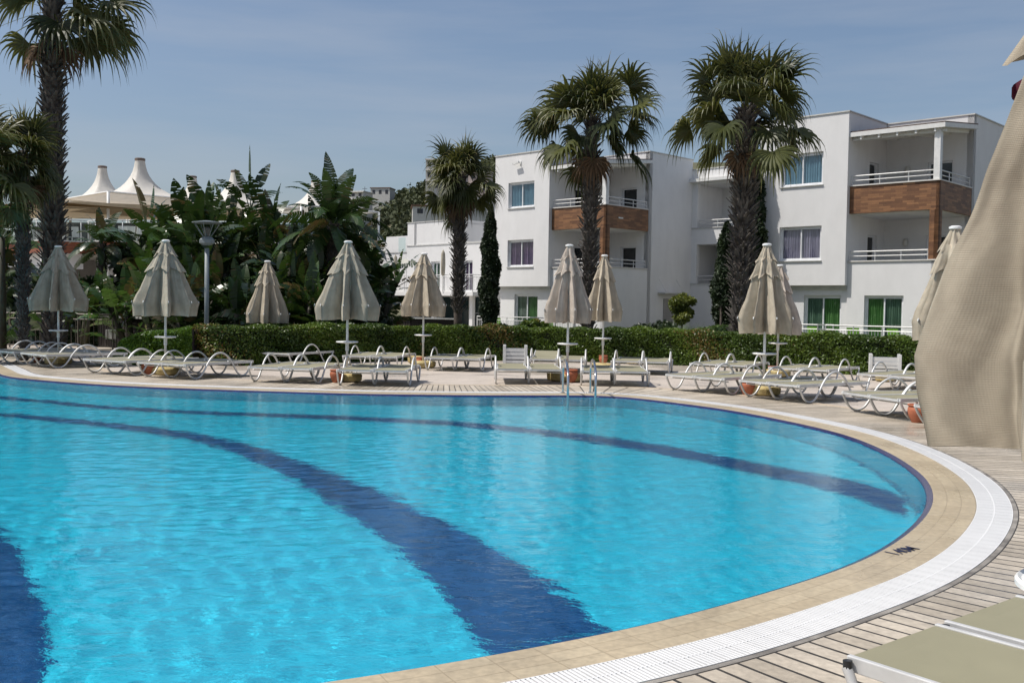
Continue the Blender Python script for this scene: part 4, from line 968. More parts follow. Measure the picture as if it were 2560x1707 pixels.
# ------------------------------------------------------------------ low white building between grove and central block
yawk = .78; X1, Y1, Z1 = at(1205, 604, 56.0)
bk = thing('annex_building', 'low white flat-roofed building behind the small fan palm, with a long balcony', 'building', (X1, Y1, 0), -yawk)
zt1 = Z1; zt2 = at(1120, 547, 57)[2]
Lw = 6.6   # facade length from its left corner to the right end
m = MB(); holes = [(-1.55, -.75, 2.35, 4.15), (-4.35, -3.55, 2.35, 4.15), (-5.9, -5.2, 2.35, 4.15)]
wall(m, (0, 0, 0), X_, (0, -1, 0), -Lw, 0, 2.32, zt1, .25, holes); wall(m, (0, .25, 0), Y_, (1, 0, 0), 0, 8, 0, zt1, .25); wall(m, (-Lw, .25, 0), Y_, (-1, 0, 0), 0, 8, 0, zt1, .25)
wall(m, (0, 2.2, 0), X_, (0, -1, 0), -Lw - 2.4, 0, 0, 2.32, .2, [(-1.0, -.02, .02, 2.05), (-2.9, -1.75, .2, 2.1), (-5.9, -3.4, .2, 2.1)])
m.box(-Lw, 0, .25, 8, zt1 - .6, zt1 - .5)
bw = m.build('wall', STUCCO, bk)
m = MB(); wall(m, (0, .03, 0), X_, (0, -1, 0), -Lw, -1.75, zt1, zt2, .25); wall(m, (-1.75, .28, 0), Y_, (1, 0, 0), 0, 5, zt1, zt2, .25); wall(m, (-Lw, .28, 0), Y_, (-1, 0, 0), 0, 5, zt1, zt2, .25); m.box(-Lw, -1.75, .28, 5.3, zt2 - .2, zt2 - .15)
m.build('upper_wall', STUCCO, bk)
m = MB(); m.box(-Lw - .03, -1.7, -.01, .33, zt2, zt2 + .04); m.box(-Lw - .02, .04, -.035, -.003, zt1 - .07, zt1); m.box(-1.7, .04, -.035, .28, zt1 + .001, zt1 + .04); m.build('parapet_cap', TRIM, bk)
m = MB(); m.tube([(-Lw + .75, -.03, zt1), (-Lw + .75, -.03, zt2)], .035, 6); m.build('downpipe', mat('grey pipe', (.45, .45, .45), .5), bk)
# lower wing at the left
m = MB(); zt3 = at(960, 624, 60)[2]; zt4 = at(960, 578, 61)[2]
wall(m, (-Lw, 1.5, 0), X_, (0, -1, 0), -5.5, -.003, 2.32, zt3, .25, [(-1.9, -1.1, 2.35, 4.1), (-4.2, -3.3, 2.35, 4.1)])
wall(m, (-Lw - .6, 2.6, 0), X_, (0, -1, 0), -5.5, 0, zt3 - .5, zt4, .25); wall(m, (-Lw - .6, 2.85, 0), Y_, (1, 0, 0), 0, 4, zt3 - .5, zt4, .25); m.box(-Lw - 6.1, -Lw - .6, 2.85, 6.8, zt4 - .3, zt4 - .2)
m.build('lower_wing_wall', STUCCO, bk)
m = MB(); m.box(-Lw - 5.5, -Lw - .02, 1.46, 1.8, zt3, zt3 + .05); m.build('wing_cap', TRIM, bk)
m = MB(); m.box(-Lw - 3.2, -Lw - 2.5, 1.9, 1.92, zt3 + .05, zt3 + 1.0); m.build('roof_glass_screen', GLASSRAIL, bk)
for h in holes: 
    f = window(bk, (0, 0, 0), X_, (0, -1, 0), h[0], h[1], h[2], h[3], PURPD if h[0] > -3 else GREYC, PURPD if h[0] > -3 else GREYC, rec=.1, door=True, sill=False)
for h in ((-1.9, -1.1, 2.35, 4.1), (-4.2, -3.3, 2.35, 4.1)): window(bk, (-Lw, 1.5, 0), X_, (0, -1, 0), *h, PURPC, GREYC, rec=.1, door=True, sill=False)
m = MB(); m.box(-Lw - 5.5, .9, -1.5, -.003, 2.12, 2.34); m.box(-Lw - 5.5, -Lw - .003, -.003, 1.49, 2.12, 2.34); sl = m.build('balcony_slab', STUC2, bk)
m = MB(); bar_fence(m, (-Lw - 5.5, -1.42, 0), (.8, -1.42, 0), 2.34, 3.28, gap=.11, r=.010, top=.022, mid=3.16); bar_fence(m, (.8, -1.42, 0), (.8, -.05, 0), 2.34, 3.28, gap=.11, r=.010, top=.022, mid=3.16); m.build('balcony_railing', ALU, bk, smooth=True, angle=50)
for q_ in ((-Lw - 1.0, -Lw - .8), (.0, .25), (-3.2, -3.0)): m = MB(); m.box(*q_, -.9, -.7, 0, 2.12); m.build('pillar', STUC2, bk)
m = MB()
for h in ((-2.9, -1.75, .2, 2.1), (-5.9, -3.4, .2, 2.1)): m.quad(*[(u, 2.3, z) for u, z in ((h[0], h[2]), (h[1], h[2]), (h[1], h[3]), (h[0], h[3]))])
gw = m.build('cafe_window', mat('dark teal glass', (.03, .065, .07), .1), bk)
m = MB(); m.box(-2.35, -2.28, 2.26, 2.3, .2, 2.1); m.box(-2.9, -1.75, 2.26, 2.3, 1.12, 1.16); m.build('mullion', WFRAME, gw)
# frosted door with its little red sign, and the red plate beside it
dm = MB(); dm.box(-1.0, -.02, 2.12, 2.18, .02, 2.05); dg = dm.build('frosted_door', mat('pale teal frosted glass', (.20, .31, .30), .25), bk)
RED = mat('red sign', (.50, .035, .05), .5)
dm = MB(); dm.box(-.85, -.30, 2.09, 2.118, 1.18, 1.44); sg = dm.build('door_sign', WHITEP, dg)
dm = MB(); dm.box(-.82, -.33, 2.085, 2.0895, 1.25, 1.41); dm.build('sign_panel', RED, sg)
dm = MB()
for k in range(10): dm.obox((-.52 + .05 * math.sin(k * 1.1), 2.105, 1.08 - k * .065), (.035 + .02 * (k % 3), 0, 0), (0, .006, 0), (0, 0, .03))
dm.build('red_ribbon_ornament', RED, dg)
dm = MB(); dm.box(.05, .62, 2.16, 2.19, 1.0, 1.30); 
m = MB(); wall(m, (0, 2.2, 0), X_, (0, -1, 0), .003, .95, 0, 2.12, .2); m.build('porch_wall', STUC2, bk)
dm = MB(); dm.box(.05, .62, 2.14, 2.197, 1.02, 1.28); rp_ = dm.build('red_plate', RED, bk)
dm = MB(); xk = .11
for wd in (.05, .045, .03, .05, .04, .05, .035): dm.box(xk, xk + wd * .8, 2.134, 2.1385, 1.10, 1.17); xk += wd + .022
dm.build('plate_lettering', WHITEP, rp_)
t = thing('awning', 'cream awning stretched out under the balcony of the low white building', 'awning', local(bk, (-Lw - 2.2, -1.3, 0)), -yawk)
m = MB(); m.poly([(-2.2, 0, 2.05), (2.2, 0, 2.05), (2.2, -1.9, 1.55), (-2.2, -1.9, 1.55)]); m.poly([(-2.2, 0, 2.03), (-2.2, -1.9, 1.53), (2.2, -1.9, 1.53), (2.2, 0, 2.03)]); m.poly([(-2.2, -1.9, 1.55), (2.2, -1.9, 1.55), (2.2, -1.92, 1.33), (-2.2, -1.92, 1.33)]); m.build('cloth', mat('cream awning cloth', (.66, .62, .55), .8, trans=.2), t)
m = MB(); m.tube([(-2.2, 0, 2.0), (-2.2, -1.9, 1.5)], .02, 6); m.tube([(2.2, 0, 2.0), (2.2, -1.9, 1.5)], .02, 6); m.build('arm', ALU, t)
for pxx, zt, la in ((1107, 622, 'thin furled parasol in a pale cover leaning at the balcony right of the wide downpipe'), (988, 634, 'thin furled parasol in a pale cover at the left wing balcony')):
    q = at(pxx, 700, 56 if pxx > 1000 else 59); H_ = at(pxx, zt, q[1])[2]
    t = thing('furled_parasol', la, 'parasol', (q[0], q[1], 2.34)); m = MB(); m.tube([(0, 0, 0), (0, 0, H_ - 2.5)], .03, 8); m.build('pole', WHITEP, t)
    m = MB(); m.lathe([(.06, .9), (.13, 1.0), (.16, H_ - 3.2), (.13, H_ - 2.6), (.03, H_ - 2.4)], 10, wob=.25, seed=3); m.build('cover', CANVG, t, smooth=True)
# dark slatted wall with a pale rail in front of the cafe
def slat_wall(name, label, p0, p1, z0, z1, vertical, cap=True, group=None):
    p0, p1 = Vector((*p0, 0)), Vector((*p1, 0)); L_ = (p1 - p0).length; rz = math.atan2(p1.y - p0.y, p1.x - p0.x); t = thing(name, label, 'wall', tuple(p0), rz, group)
    m = MB(); m.box(0, L_, .05, .08, z0, z1)
    if vertical:
        k = 0
        while k * .14 < L_ - .1: m.box(k * .14, k * .14 + .11, 0, .047, z0, z1); k += 1
    else:
        k = 0
        while z0 + k * .13 < z1 - .1: m.box(0, L_, 0, .047, z0 + k * .13, z0 + k * .13 + .10); k += 1
    m.build('slats', DWOOD, t)
    if cap: m = MB(); m.box(-.03, L_ + .03, -.08, .14, z1, z1 + .06); m.build('cap', TRIM, t)
    return t
slat_wall('slatted_wall', 'dark brown low wall of upright slats with a pale cap before the cafe', at(940, 810, 46)[:2], at(1030, 810, 45)[:2], 0, at(1030, 797, 45)[2], True)
slat_wall('slatted_wall', 'dark brown low wall of level slats with a pale cap left of the small palm', (at(1030, 810, 45)[0] + .02, 45.0), at(1136, 810, 44.5)[:2], 0, at(1136, 799, 44.5)[2], False)
# cafe chairs and tables, tiny
def cafe_chair(x, y, rz, label, mm, group, first={}):
    if group in first: return dup(first[group], (x, y, first[group].location.z if False else 0.01), rz, label)
    t = thing('cafe_chair', label, 'chair', (x, y, .01), rz, group); m = MB(); m.box(-.22, .22, -.22, .22, .42, .46); m.build('seat', mm, t); m = MB(); m.obox((0, .22, .72), (.22, 0, 0), (0, .015, 0), (0, .04, .26)); m.build('backrest', mm, t)
    for sx in (-1, 1):
        for sy in (-1, 1): m = MB(); m.box(sx * .2 - .015, sx * .2 + .015, sy * .2 - .015, sy * .2 + .015, 0, .42); m.build('leg', mm, t)
    first[group] = t; return t
CH = mat('beige chair cloth', (.34, .33, .27), .7)
for k, (pxx, la) in enumerate(((966, 'beige cafe chair under the awning, first from the grove'), (985, 'beige cafe chair under the awning, second from the grove'), (1004, 'beige cafe chair under the awning beside the round table'), (1036, 'beige cafe chair behind the parasol before the cafe'))):
    q = at(pxx, 790, 48.5); cafe_chair(q[0], q[1], .3 * k, la, CH, 'beige cafe chairs behind the slatted wall')
    bpy.context.view_layer.update()

# ------------------------------------------------------------------ restaurant with terrace and tent roof at the left
S = [(-29.5, 56.0), (-23.46, 50.0), (-21.99, 51.5), (-20.42, 49.95), (-18.62, 51.8)]
ZT, ZF = 4.50, 3.92
BRICK = brickmat('reddish brick facing', (.36, .115, .05), (.24, .07, .035), (.16, .07, .045), .30, .075, .006, coords='UV', off=.5, rough=.7, noise_amt=.3)
rest = thing('restaurant_building', 'two-level restaurant with brick-faced terrace edge and glass railing behind the left palms', 'building', (S[1][0], S[1][1], 0))
o0 = Vector((S[1][0], S[1][1], 0))
def rl(p, z): return (p[0] - o0.x, p[1] - o0.y, z)
m = MB(); back = [(-8.0, 62), (-22, 76), (-46, 70)]
for z in (ZT - .02, ZF + .02): m.poly([rl(p, z) for p in S + back])
m.build('terrace_slab', PAVE, rest)
m = MB(); m2 = MB(); m3 = MB(); m4 = MB()
for a, b in zip(S, S[1:]):
    A, B = Vector((*a, 0)), Vector((*b, 0)); L_ = (B - A).length; du = (B - A) / L_; nr = Vector((du.y, -du.x, 0))
    wall(m, Vector(rl(a, 0)) , du, nr, 0, L_, ZF, ZT, .15)
    m2.obox(Vector(rl(a, ZT + .03)) + du * L_ / 2 - nr * .03, du * (L_ / 2 + .05), nr * .16, Vector((0, 0, .028)))
    m3.quad(*[tuple(Vector(rl(a, 0)) + du * u - nr * .05 + Vector((0, 0, z))) for u, z in ((0.02, ZT + .1), (L_ - .02, ZT + .1), (L_ - .02, ZT + 1.1), (.02, ZT + 1.1))])
    m4.tube([Vector(rl(a, ZT + 1.12)) - nr * .05, Vector(rl(b, ZT + 1.12)) - nr * .05], .03, 6)
    for k in range(int(L_ / .9) + 1): q = Vector(rl(a, 0)) + du * min(L_, k * .9) - nr * .05; m4.tube([q + Vector((0, 0, ZT)), q + Vector((0, 0, ZT + 1.12))], .025, 6)
m.build('brick_edge', BRICK, rest); m2.build('edge_cap', TRIM, rest); m3.build('glass_railing', GLASSRAIL, rest); m4.build('rail_post', ALU, rest, smooth=True)
# white fascia below, columns, back wall
m = MB()
for a, b in zip(S, S[1:]):
    A, B = Vector((*a, 0)), Vector((*b, 0)); L_ = (B - A).length; du = (B - A) / L_; nr = Vector((du.y, -du.x, 0))
    wall(m, Vector(rl(a, 0)) - nr * .5, du, nr, 0, L_, 3.15, ZF + .02, .15)
m.build('fascia', STUC2, rest)
for pxx, Yc in ((89, 51), (262, 51.2), (415, 52.5)):
    m = MB(); q = at(pxx, 700, Yc); m.box(q[0] - .3 - o0.x, q[0] + .3 - o0.x, q[1] - .3 - o0.y, q[1] + .3 - o0.y, 0, 3.2); m.build('column', STUC2, rest)
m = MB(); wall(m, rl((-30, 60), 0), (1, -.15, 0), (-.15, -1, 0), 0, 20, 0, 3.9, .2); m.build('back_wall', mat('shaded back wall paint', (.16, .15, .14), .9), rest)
m = MB()
for k in range(9): q = Vector(rl((-28.5 + 1.9 * k, 59.5 - .29 * k), 0)); m.box(q.x, q.x + 1.2, q.y, q.y + .05, .4, 2.6)
m.build('ground_window', mat('dark blue glass', (.05, .075, .10), .1), rest)
m = MB(); wall(m, rl((-31, 63), 0), (1, -.1, 0), (-.1, -1, 0), 0, 22, ZT, ZT + 1.9, .2); m.build('upper_back_wall', mat('upper room glass', (.10, .13, .16), .15), rest)
m = MB()
for k in range(15): q = Vector(rl((-31 + 1.5 * k, 62.9 - .15 * k), 0)); m.box(q.x, q.x + .1, q.y - .1, q.y, ZT, ZT + 1.9)
m.build('upper_mullion', WFRAME, rest)
m = MB(); m.poly([rl(p, ZT + 2.25) for p in ((-31, 57.5), (-25, 52.5), (-20, 54), (-14, 56), (-14, 64), (-31, 64))]); m.poly([rl(p, ZT + 2.0) for p in ((-31, 57.5), (-25, 52.5), (-20, 54), (-14, 56))] + [rl(p, ZT + 2.25) for p in ((-14, 56), (-20, 54), (-25, 52.5), (-31, 57.5))])
m.build('tan_blind', TANM, rest)
m = MB(); m.poly([rl(p, 3.0) for p in ((-19.9, 50.2), (-16.8, 51.2), (-16.5, 56), (-21, 56))]); m.poly([rl((-19.9, 50.2), 3.0), rl((-16.8, 51.2), 3.0), rl((-16.8, 50.7), 2.75), rl((-19.9, 49.7), 2.75)]); m.build('lower_awning', mat('cream awning cloth', (.66, .62, .55), .8), rest)
WCH = mat('white plastic chair', (.68, .68, .64), .5)
for k, (pxx, la) in enumerate(((166, 'white chair on the restaurant terrace, farthest left'), (195, 'low white seat on the terrace between the tent poles'), (309, 'white chair on the terrace just right of the tent pole'), (325, 'white chair on the terrace, tallest against the dark glass'), (345, 'white chair on the terrace, last before the grove'))):
    q = at(pxx, 590, 52.9 if pxx > 250 else 54); t = cafe_chair(q[0], q[1], 2.5 + .4 * k, la, WCH, 'white chairs on the restaurant terrace'); t.location.z = ZT
# tents
def tent(px, py, Yc, half, label, eave=7.45, poles=True):
    X, Y, Z = at(px, py, Yc); t = thing('tent_roof', label, 'tent', (X, Y, 0), R(0), 'peaked white tents over the restaurant'); n = 48; m_ = 16; V = []; Fq = []
    sq = lambda a: half / (abs(math.cos(a)) + abs(math.sin(a)))             # diamond plan
    for j in range(m_ + 1):
        s = j / m_; f = s ** 2.3
        for k in range(n):
            a = 2 * PI * k / n; ro = sq(a) * (1 - .10 * abs(math.sin(2 * a)) * 0) ; r_ = .27 + (ro - .27) * (s ** 1.65); z = eave + (Z - .12 - eave) * (1 - s) ** 2.35 + .03
            rip = .0 if j in (0,) else .02 * math.cos(24 * a) * (1 - s); V.append(((r_ + rip) * math.cos(a), (r_ + rip) * math.sin(a), z - .25 * s * s * abs(math.sin(2 * a)) * 0))
    for j in range(m_):
        for k in range(n): k2 = (k + 1) % n; Fq.append((j * n + k, (j + 1) * n + k, (j + 1) * n + k2, j * n + k2))
    big_mesh('membrane', V, Fq, TENTM, t, smooth=True)
    m = MB(); m.lathe([(.28, Z - .14), (.30, Z - .12), (.30, Z), (.24, Z + .03)], 20); m.build('cap_ring', mat('brown grey metal', (.16, .12, .10), .6), t)
    m = MB(); cs = [(half, 0), (0, half), (-half, 0), (0, -half)]
    for i in range(4): a, b = cs[i], cs[(i + 1) % 4]; m.tube([(*a, eave), (*b, eave)], .06, 6)
    m.build('eave_tube', WHITEP, t)
    if poles:
        for c in cs: mm = MB(); mm.tube([(*c, ZT - .05), (*c, eave)], .085, 8); mm.build('pole', WHITEP, t, smooth=True)
    return t
tent(350, 397, 59, 4.6, 'white peaked tent with the tallest, most central cone over the restaurant terrace')
tent(256, 416, 68, 4.9, 'white peaked tent whose cone rises at the far left, beside the big palm trunk', eave=7.9)
tent(482, 441, 76, 5.0, 'white peaked tent whose cone tip alone shows over the paddle leaves', eave=8.2)
tent(588, 427, 68, 4.6, 'white peaked tent fourth from the left, rising over the grove', eave=8.0)
tent(788, 452, 72, 4.6, 'white peaked tent farthest right, half behind the feather palm', eave=8.2)

# ================================================================== PARASOLS
def flapmesh(mb, prof, n, H, seed, ribs=8, scallop=0.0, ph=0.0, foldk=(.2, .5), wob=.012, uvs=1.0, bottom=None):
    """cloth round a pole: prof = [(z, rib radius, fold 0..1)], ribs stand out, cloth hangs in between"""
    rnd = random.Random(seed); base = len(mb.v); m = len(prof)
    dep = [rnd.uniform(.75, 1.25) for _ in range(ribs)]; sk = [rnd.uniform(-.28, .28) for _ in range(ribs)]; low = [rnd.uniform(-1, 1) for _ in range(ribs)]
    for j, (z, r, f) in enumerate(prof):
        for k in range(n):
            th = 2 * PI * k / n + ph; u = (k / n * ribs) % 1.0; i = int(k / n * ribs) % ribs
            c = .5 + sk[i] * min(1, f * 1.4)
            w = u / c * .5 if u < c else .5 + (u - c) / (1 - c) * .5            # skewed valley between two ribs
            val = math.sin(PI * w) ** 1.0
            rr = r * (1 - (foldk[0] + (foldk[1] - foldk[0]) * f) * val * dep[i])
            rr += r * .07 * f * math.sin(4 * PI * w + i) * math.sin(PI * w)
            rr += wob * .6 * f * math.sin(9 * th + z * 9 + i) + .016 * f * noise.noise(Vector((th * 9, z * 5.5, seed + 3))) + wob * .6 * noise.noise(Vector((th * 2.5, z * 3, seed)))
            if n > 200: rr += r * f * (.10 * math.sin(7 * th + 1.0 * math.sin(z * 1.6 + i)) + .03 * math.sin(29 * th + 2 * z) + .07 * noise.noise(Vector((th * 3.2, z * 1.6, 9.1))))
            zz = z
            if j >= m - 4 and scallop: zz += scallop * (j - (m - 4) + 1) / 4 * (math.sin(PI * w) * (1 if bottom is None else bottom) + .25 * low[i] + .3 * noise.noise(Vector((th * 4, 0, seed))))
            if n > 200 and m > 30 and j >= m - 16: zz += (j - (m - 16)) / 16 * (.035 - .055 * math.cos(th - R(119)))
            mb.v.append((rr * math.cos(th), rr * math.sin(th), zz))
    for j in range(m - 1):
        for k in range(n):
            k2 = (k + 1) % n; mb.f.append((base + j * n + k, base + (j + 1) * n + k, base + (j + 1) * n + k2, base + j * n + k2)); mb.mi.append(mb.mat)
            u0, u1, v0, v1 = k / n * 3.4, (k + 1) / n * 3.4, prof[j][0], prof[j + 1][0]; mb.uv.append([(u0, v0), (u0, v1), (u1, v1), (u1, v0)])
def parasol(x, y, H, zlow, W, label, seed, cloth=CANV, tz=.80, tr=.22, rz=0.0, base=True, lean=(0, 0), detail=False, ribs=8, cup=None, pole_r=.024):
    t = thing('closed_parasol', label, 'parasol', (x, y, 0), rz, 'closed parasols between the sun loungers')
    rnd = random.Random(seed); Rb = W / 2; zt = zlow + (.27 if H > 2.7 else .22); n = 160 if not detail else 320; top = H - .03
    mb = MB(); rows = 34 if not detail else 60; prof = []
    z0 = H - .05
    for j in range(rows):
        s = j / (rows - 1); z = z0 + (zt - z0) * s; prof.append((z, .055 + (Rb - .055) * s ** .98, min(1, .1 + s)))
    q = 9 if not detail else 16
    for j in range(1, q + 1):
        s = j / q; prof.append((zt + (zlow - zt) * s, Rb * (1 - .035 * s), 1.0))
    flapmesh(mb, prof, n, H, seed, ribs, .06, foldk=(.20, .62), bottom=.55)
    cn = mb.build('canopy', cloth, t, smooth=True)
    # two wind flaps over the main cloth
    cone = lambda z: .055 + (Rb - .055) * max(0, (H - .05 - z) / (H - .05 - zt)) ** .97
    for (za, zb, ra, rb, sc) in ((top, H - .36, .060, cone(H - .34) + .050 * W, .10), (H - .26, H - .68, cone(H - .26) + .012, cone(H - .66) + .045 * W, .11)):
        mb = MB(); m_ = 14; prof = [(za + (zb - za) * j / m_, ra + (rb - ra) * (j / m_) ** 1.05, .2 + .8 * j / m_) for j in range(m_ + 1)]
        flapmesh(mb, prof, n, H, seed, ribs, sc, foldk=(.12, .42), wob=.020); mb.build('wind_flap', cloth, cn, smooth=True)
    mb = MB(); mb.lathe([(.065, top - .015), (.085, top - .005), (.085, top + .02), (.055, top + .035)], 20); mb.build('top_cap', PLAST, t, smooth=True, angle=40)
    mb = MB(); mb.tube([(0, 0, .0), (lean[0] * .3, 0, H * .5), (lean[0], lean[1], H)], pole_r, 14); mb.build('pole', WHITEP, t, smooth=True)
    # white rib ends where the cloth is fixed
    for k in range(ribs):
        th = 2 * PI * k / ribs; c = Vector((math.cos(th), math.sin(th), 0)); mb = MB(); s = 1.0 if detail else .36
        tv = Vector((-c.y, c.x, 0)); upv = Vector((c.x * -.30, c.y * -.30, 1)).normalized(); c0 = c * (Rb + .006) + Vector((0, 0, zt + .03))
        nn = tv.cross(upv)
        pts = [c0 + tv * (.022 * s * math.cos(a)) + upv * (.062 * s * math.sin(a)) for a in [2 * PI * i / 14 for i in range(14)]]
        mb.poly([tuple(p + nn * .006) for p in pts] if nn.dot(c) > 0 else [tuple(p - nn * .006) for p in pts][::-1]); off = nn * .006 * (1 if nn.dot(c) > 0 else -1)
        for i in range(14): a, b = pts[i], pts[(i + 1) % 14]; mb.quad(tuple(a + off), tuple(a - off), tuple(b - off), tuple(b + off))
        e = mb.build('rib_end', PLAST, cn)
        if detail and k in (1, 2, 3):
            for dz in (-.032, .032): mb = MB(); p = c0 + upv * dz + off * 1.3; mb.tube([p - off, p + off * 1.3], .009, 10); mb.build('screw', BLACKP, e)
    mb = MB(); mb.lathe([(.03, tz - .03), (tr * .9, tz - .012), (tr, tz - .004), (tr, tz + .010), (tr - .008, tz + .018), (tr - .018, tz + .010), (.03, tz + .010)], 36); tt = mb.build('side_table', PLAST, t, smooth=True, angle=35)
    mb = MB(); mb.lathe([(.035, tz - .17), (.035, tz - .02)], 12); mb.build('table_collar', WHITEP, tt, smooth=True, angle=40)
    if base:
        mb = MB(); mb.lathe([(.24, 0), (.31, .03), (.32, .13), (.29, .165), (.24, .175), (.06, .178)], 14, wob=.07, seed=seed); mb.build('stone_base', LIME, t, bevel=.012)
    return t
UM = [ # base pixel x, depth, H, zlow, width, label, cloth, table z
 (146, 23.9, 2.84, 1.27, 1.38, 'wide grey beige closed parasol farthest left in the row, before the dark railing', CANVG, .807),
 (413.5, 21.0, 2.84, 1.24, 1.33, 'wide grey beige closed parasol with a crooked side table, between lamp post and brick terrace', CANVG, .797),
 (667.5, 26.0, 2.65, 1.02, 1.14, 'small beige closed parasol just right of the lamp post, under the paddle leaves', CANV, .81),
 (867.5, 19.9, 2.81, 1.23, 1.30, 'wide stained closed parasol before the right end of the dark grove', CANVG, .795),
 (1057.5, 24.8, 2.85, 1.27, 1.16, 'bunched sandy closed parasol before the low white building and small fan palm', CANV, .81),
 (1418.5, 20.9, 2.87, 1.22, 1.04, 'rosy beige closed parasol before the central block, beside the pool ladder', CANVP, .79),
 (1507, 24.9, 2.88, 1.22, .98, 'sandy closed parasol standing behind and right of the rosy one at the ladder', CANV, .797),
 (1910, 18.3, 2.78, 1.12, 1.05, 'sandy closed parasol at the left corner of the right hotel block, front one of two', CANV, .76),
 (1944, 23.5, 2.64, 1.0, 1.12, 'smaller closed parasol half hidden behind the sandy one at the right block', CANVP, .79),
 (2376, 14.05, 2.78, 1.16, 1.10, 'beige closed parasol partly behind the huge near parasol at the right', CANV, .80)]
pots = []
for i, (px, Y, H, zl, W, la, cm, tz) in enumerate(UM):
    q = at(px, 760 + (1.0 / Y) * F * 1.2, Y); parasol(q[0], Y, H, zl, W, la, 100 + i * 7, cm, tz, rz=R((10, 24, 5, 2, 19, 12, 22, 8, 15, 14)[i]))
# the huge near parasol: only its left side comes into the picture
parasol(1.745, 2.90, 2.95, 1.15, .94, 'huge near parasol of coarse woven canvas filling the right edge of the photo', 31, CANVF, .745, tr=.23, rz=R(41), detail=True, base=True, ribs=6)
# furled parasol behind the railing at far left
t = thing('closed_parasol', 'slim closed parasol behind the dark railing at the far left', 'parasol', (at(38, 800, 36)[0], 36, 0)); mb = MB()
prof = [(2.0 - 1.75 * j / 24, .07 + .24 * math.sin(min(1, j / 17) * PI / 2), min(1, j / 12)) for j in range(25)]; flapmesh(mb, prof, 96, 2, 77, 8, .05); mb.build('canopy', CANV, t, smooth=True)
mb = MB(); mb.tube([(0, 0, 0), (0, 0, 2.03)], .025, 8); mb.build('pole', WHITEP, t); mb = MB(); mb.lathe([(.07, 1.98), (.08, 2.0), (.06, 2.04)], 12); mb.build('top_cap', PLAST, t)
# crimson scalloped cloth hanging from the near parasol's top
t = thing('crimson_cloth', 'small crimson scalloped cloth hanging beside the top of the huge near parasol', 'cloth', (at(2533, 215, 3.6)[0], 3.6, at(2533, 215, 3.6)[2]))
mb = MB(); n = 22
for k in range(n):
    u0, u1 = -.012 + .10 * k / n, -.012 + .10 * (k + 1) / n; yy = lambda u: .02 * math.sin(u * 90); zb = lambda u: -.052 + .008 * abs(math.sin(u * 160)); zt_ = lambda u: -.0 + u * .75
    mb.quad((u0, yy(u0), zb(u0)), (u1, yy(u1), zb(u1)), (u1, yy(u1), max(zb(u1) + .02, min(.05, zt_(u1)))), (u0, yy(u0), max(zb(u0) + .02, min(.05, zt_(u0)))))
    mb.quad((u1, yy(u1) + .004, zb(u1)), (u0, yy(u0) + .004, zb(u0)), (u0, yy(u0) + .004, max(zb(u0) + .02, min(.05, zt_(u0)))), (u1, yy(u1) + .004, max(zb(u1) + .02, min(.05, zt_(u1)))))
mb.build('cloth', mat('crimson canvas', (.10, .004, .022), .8), t, smooth=True)

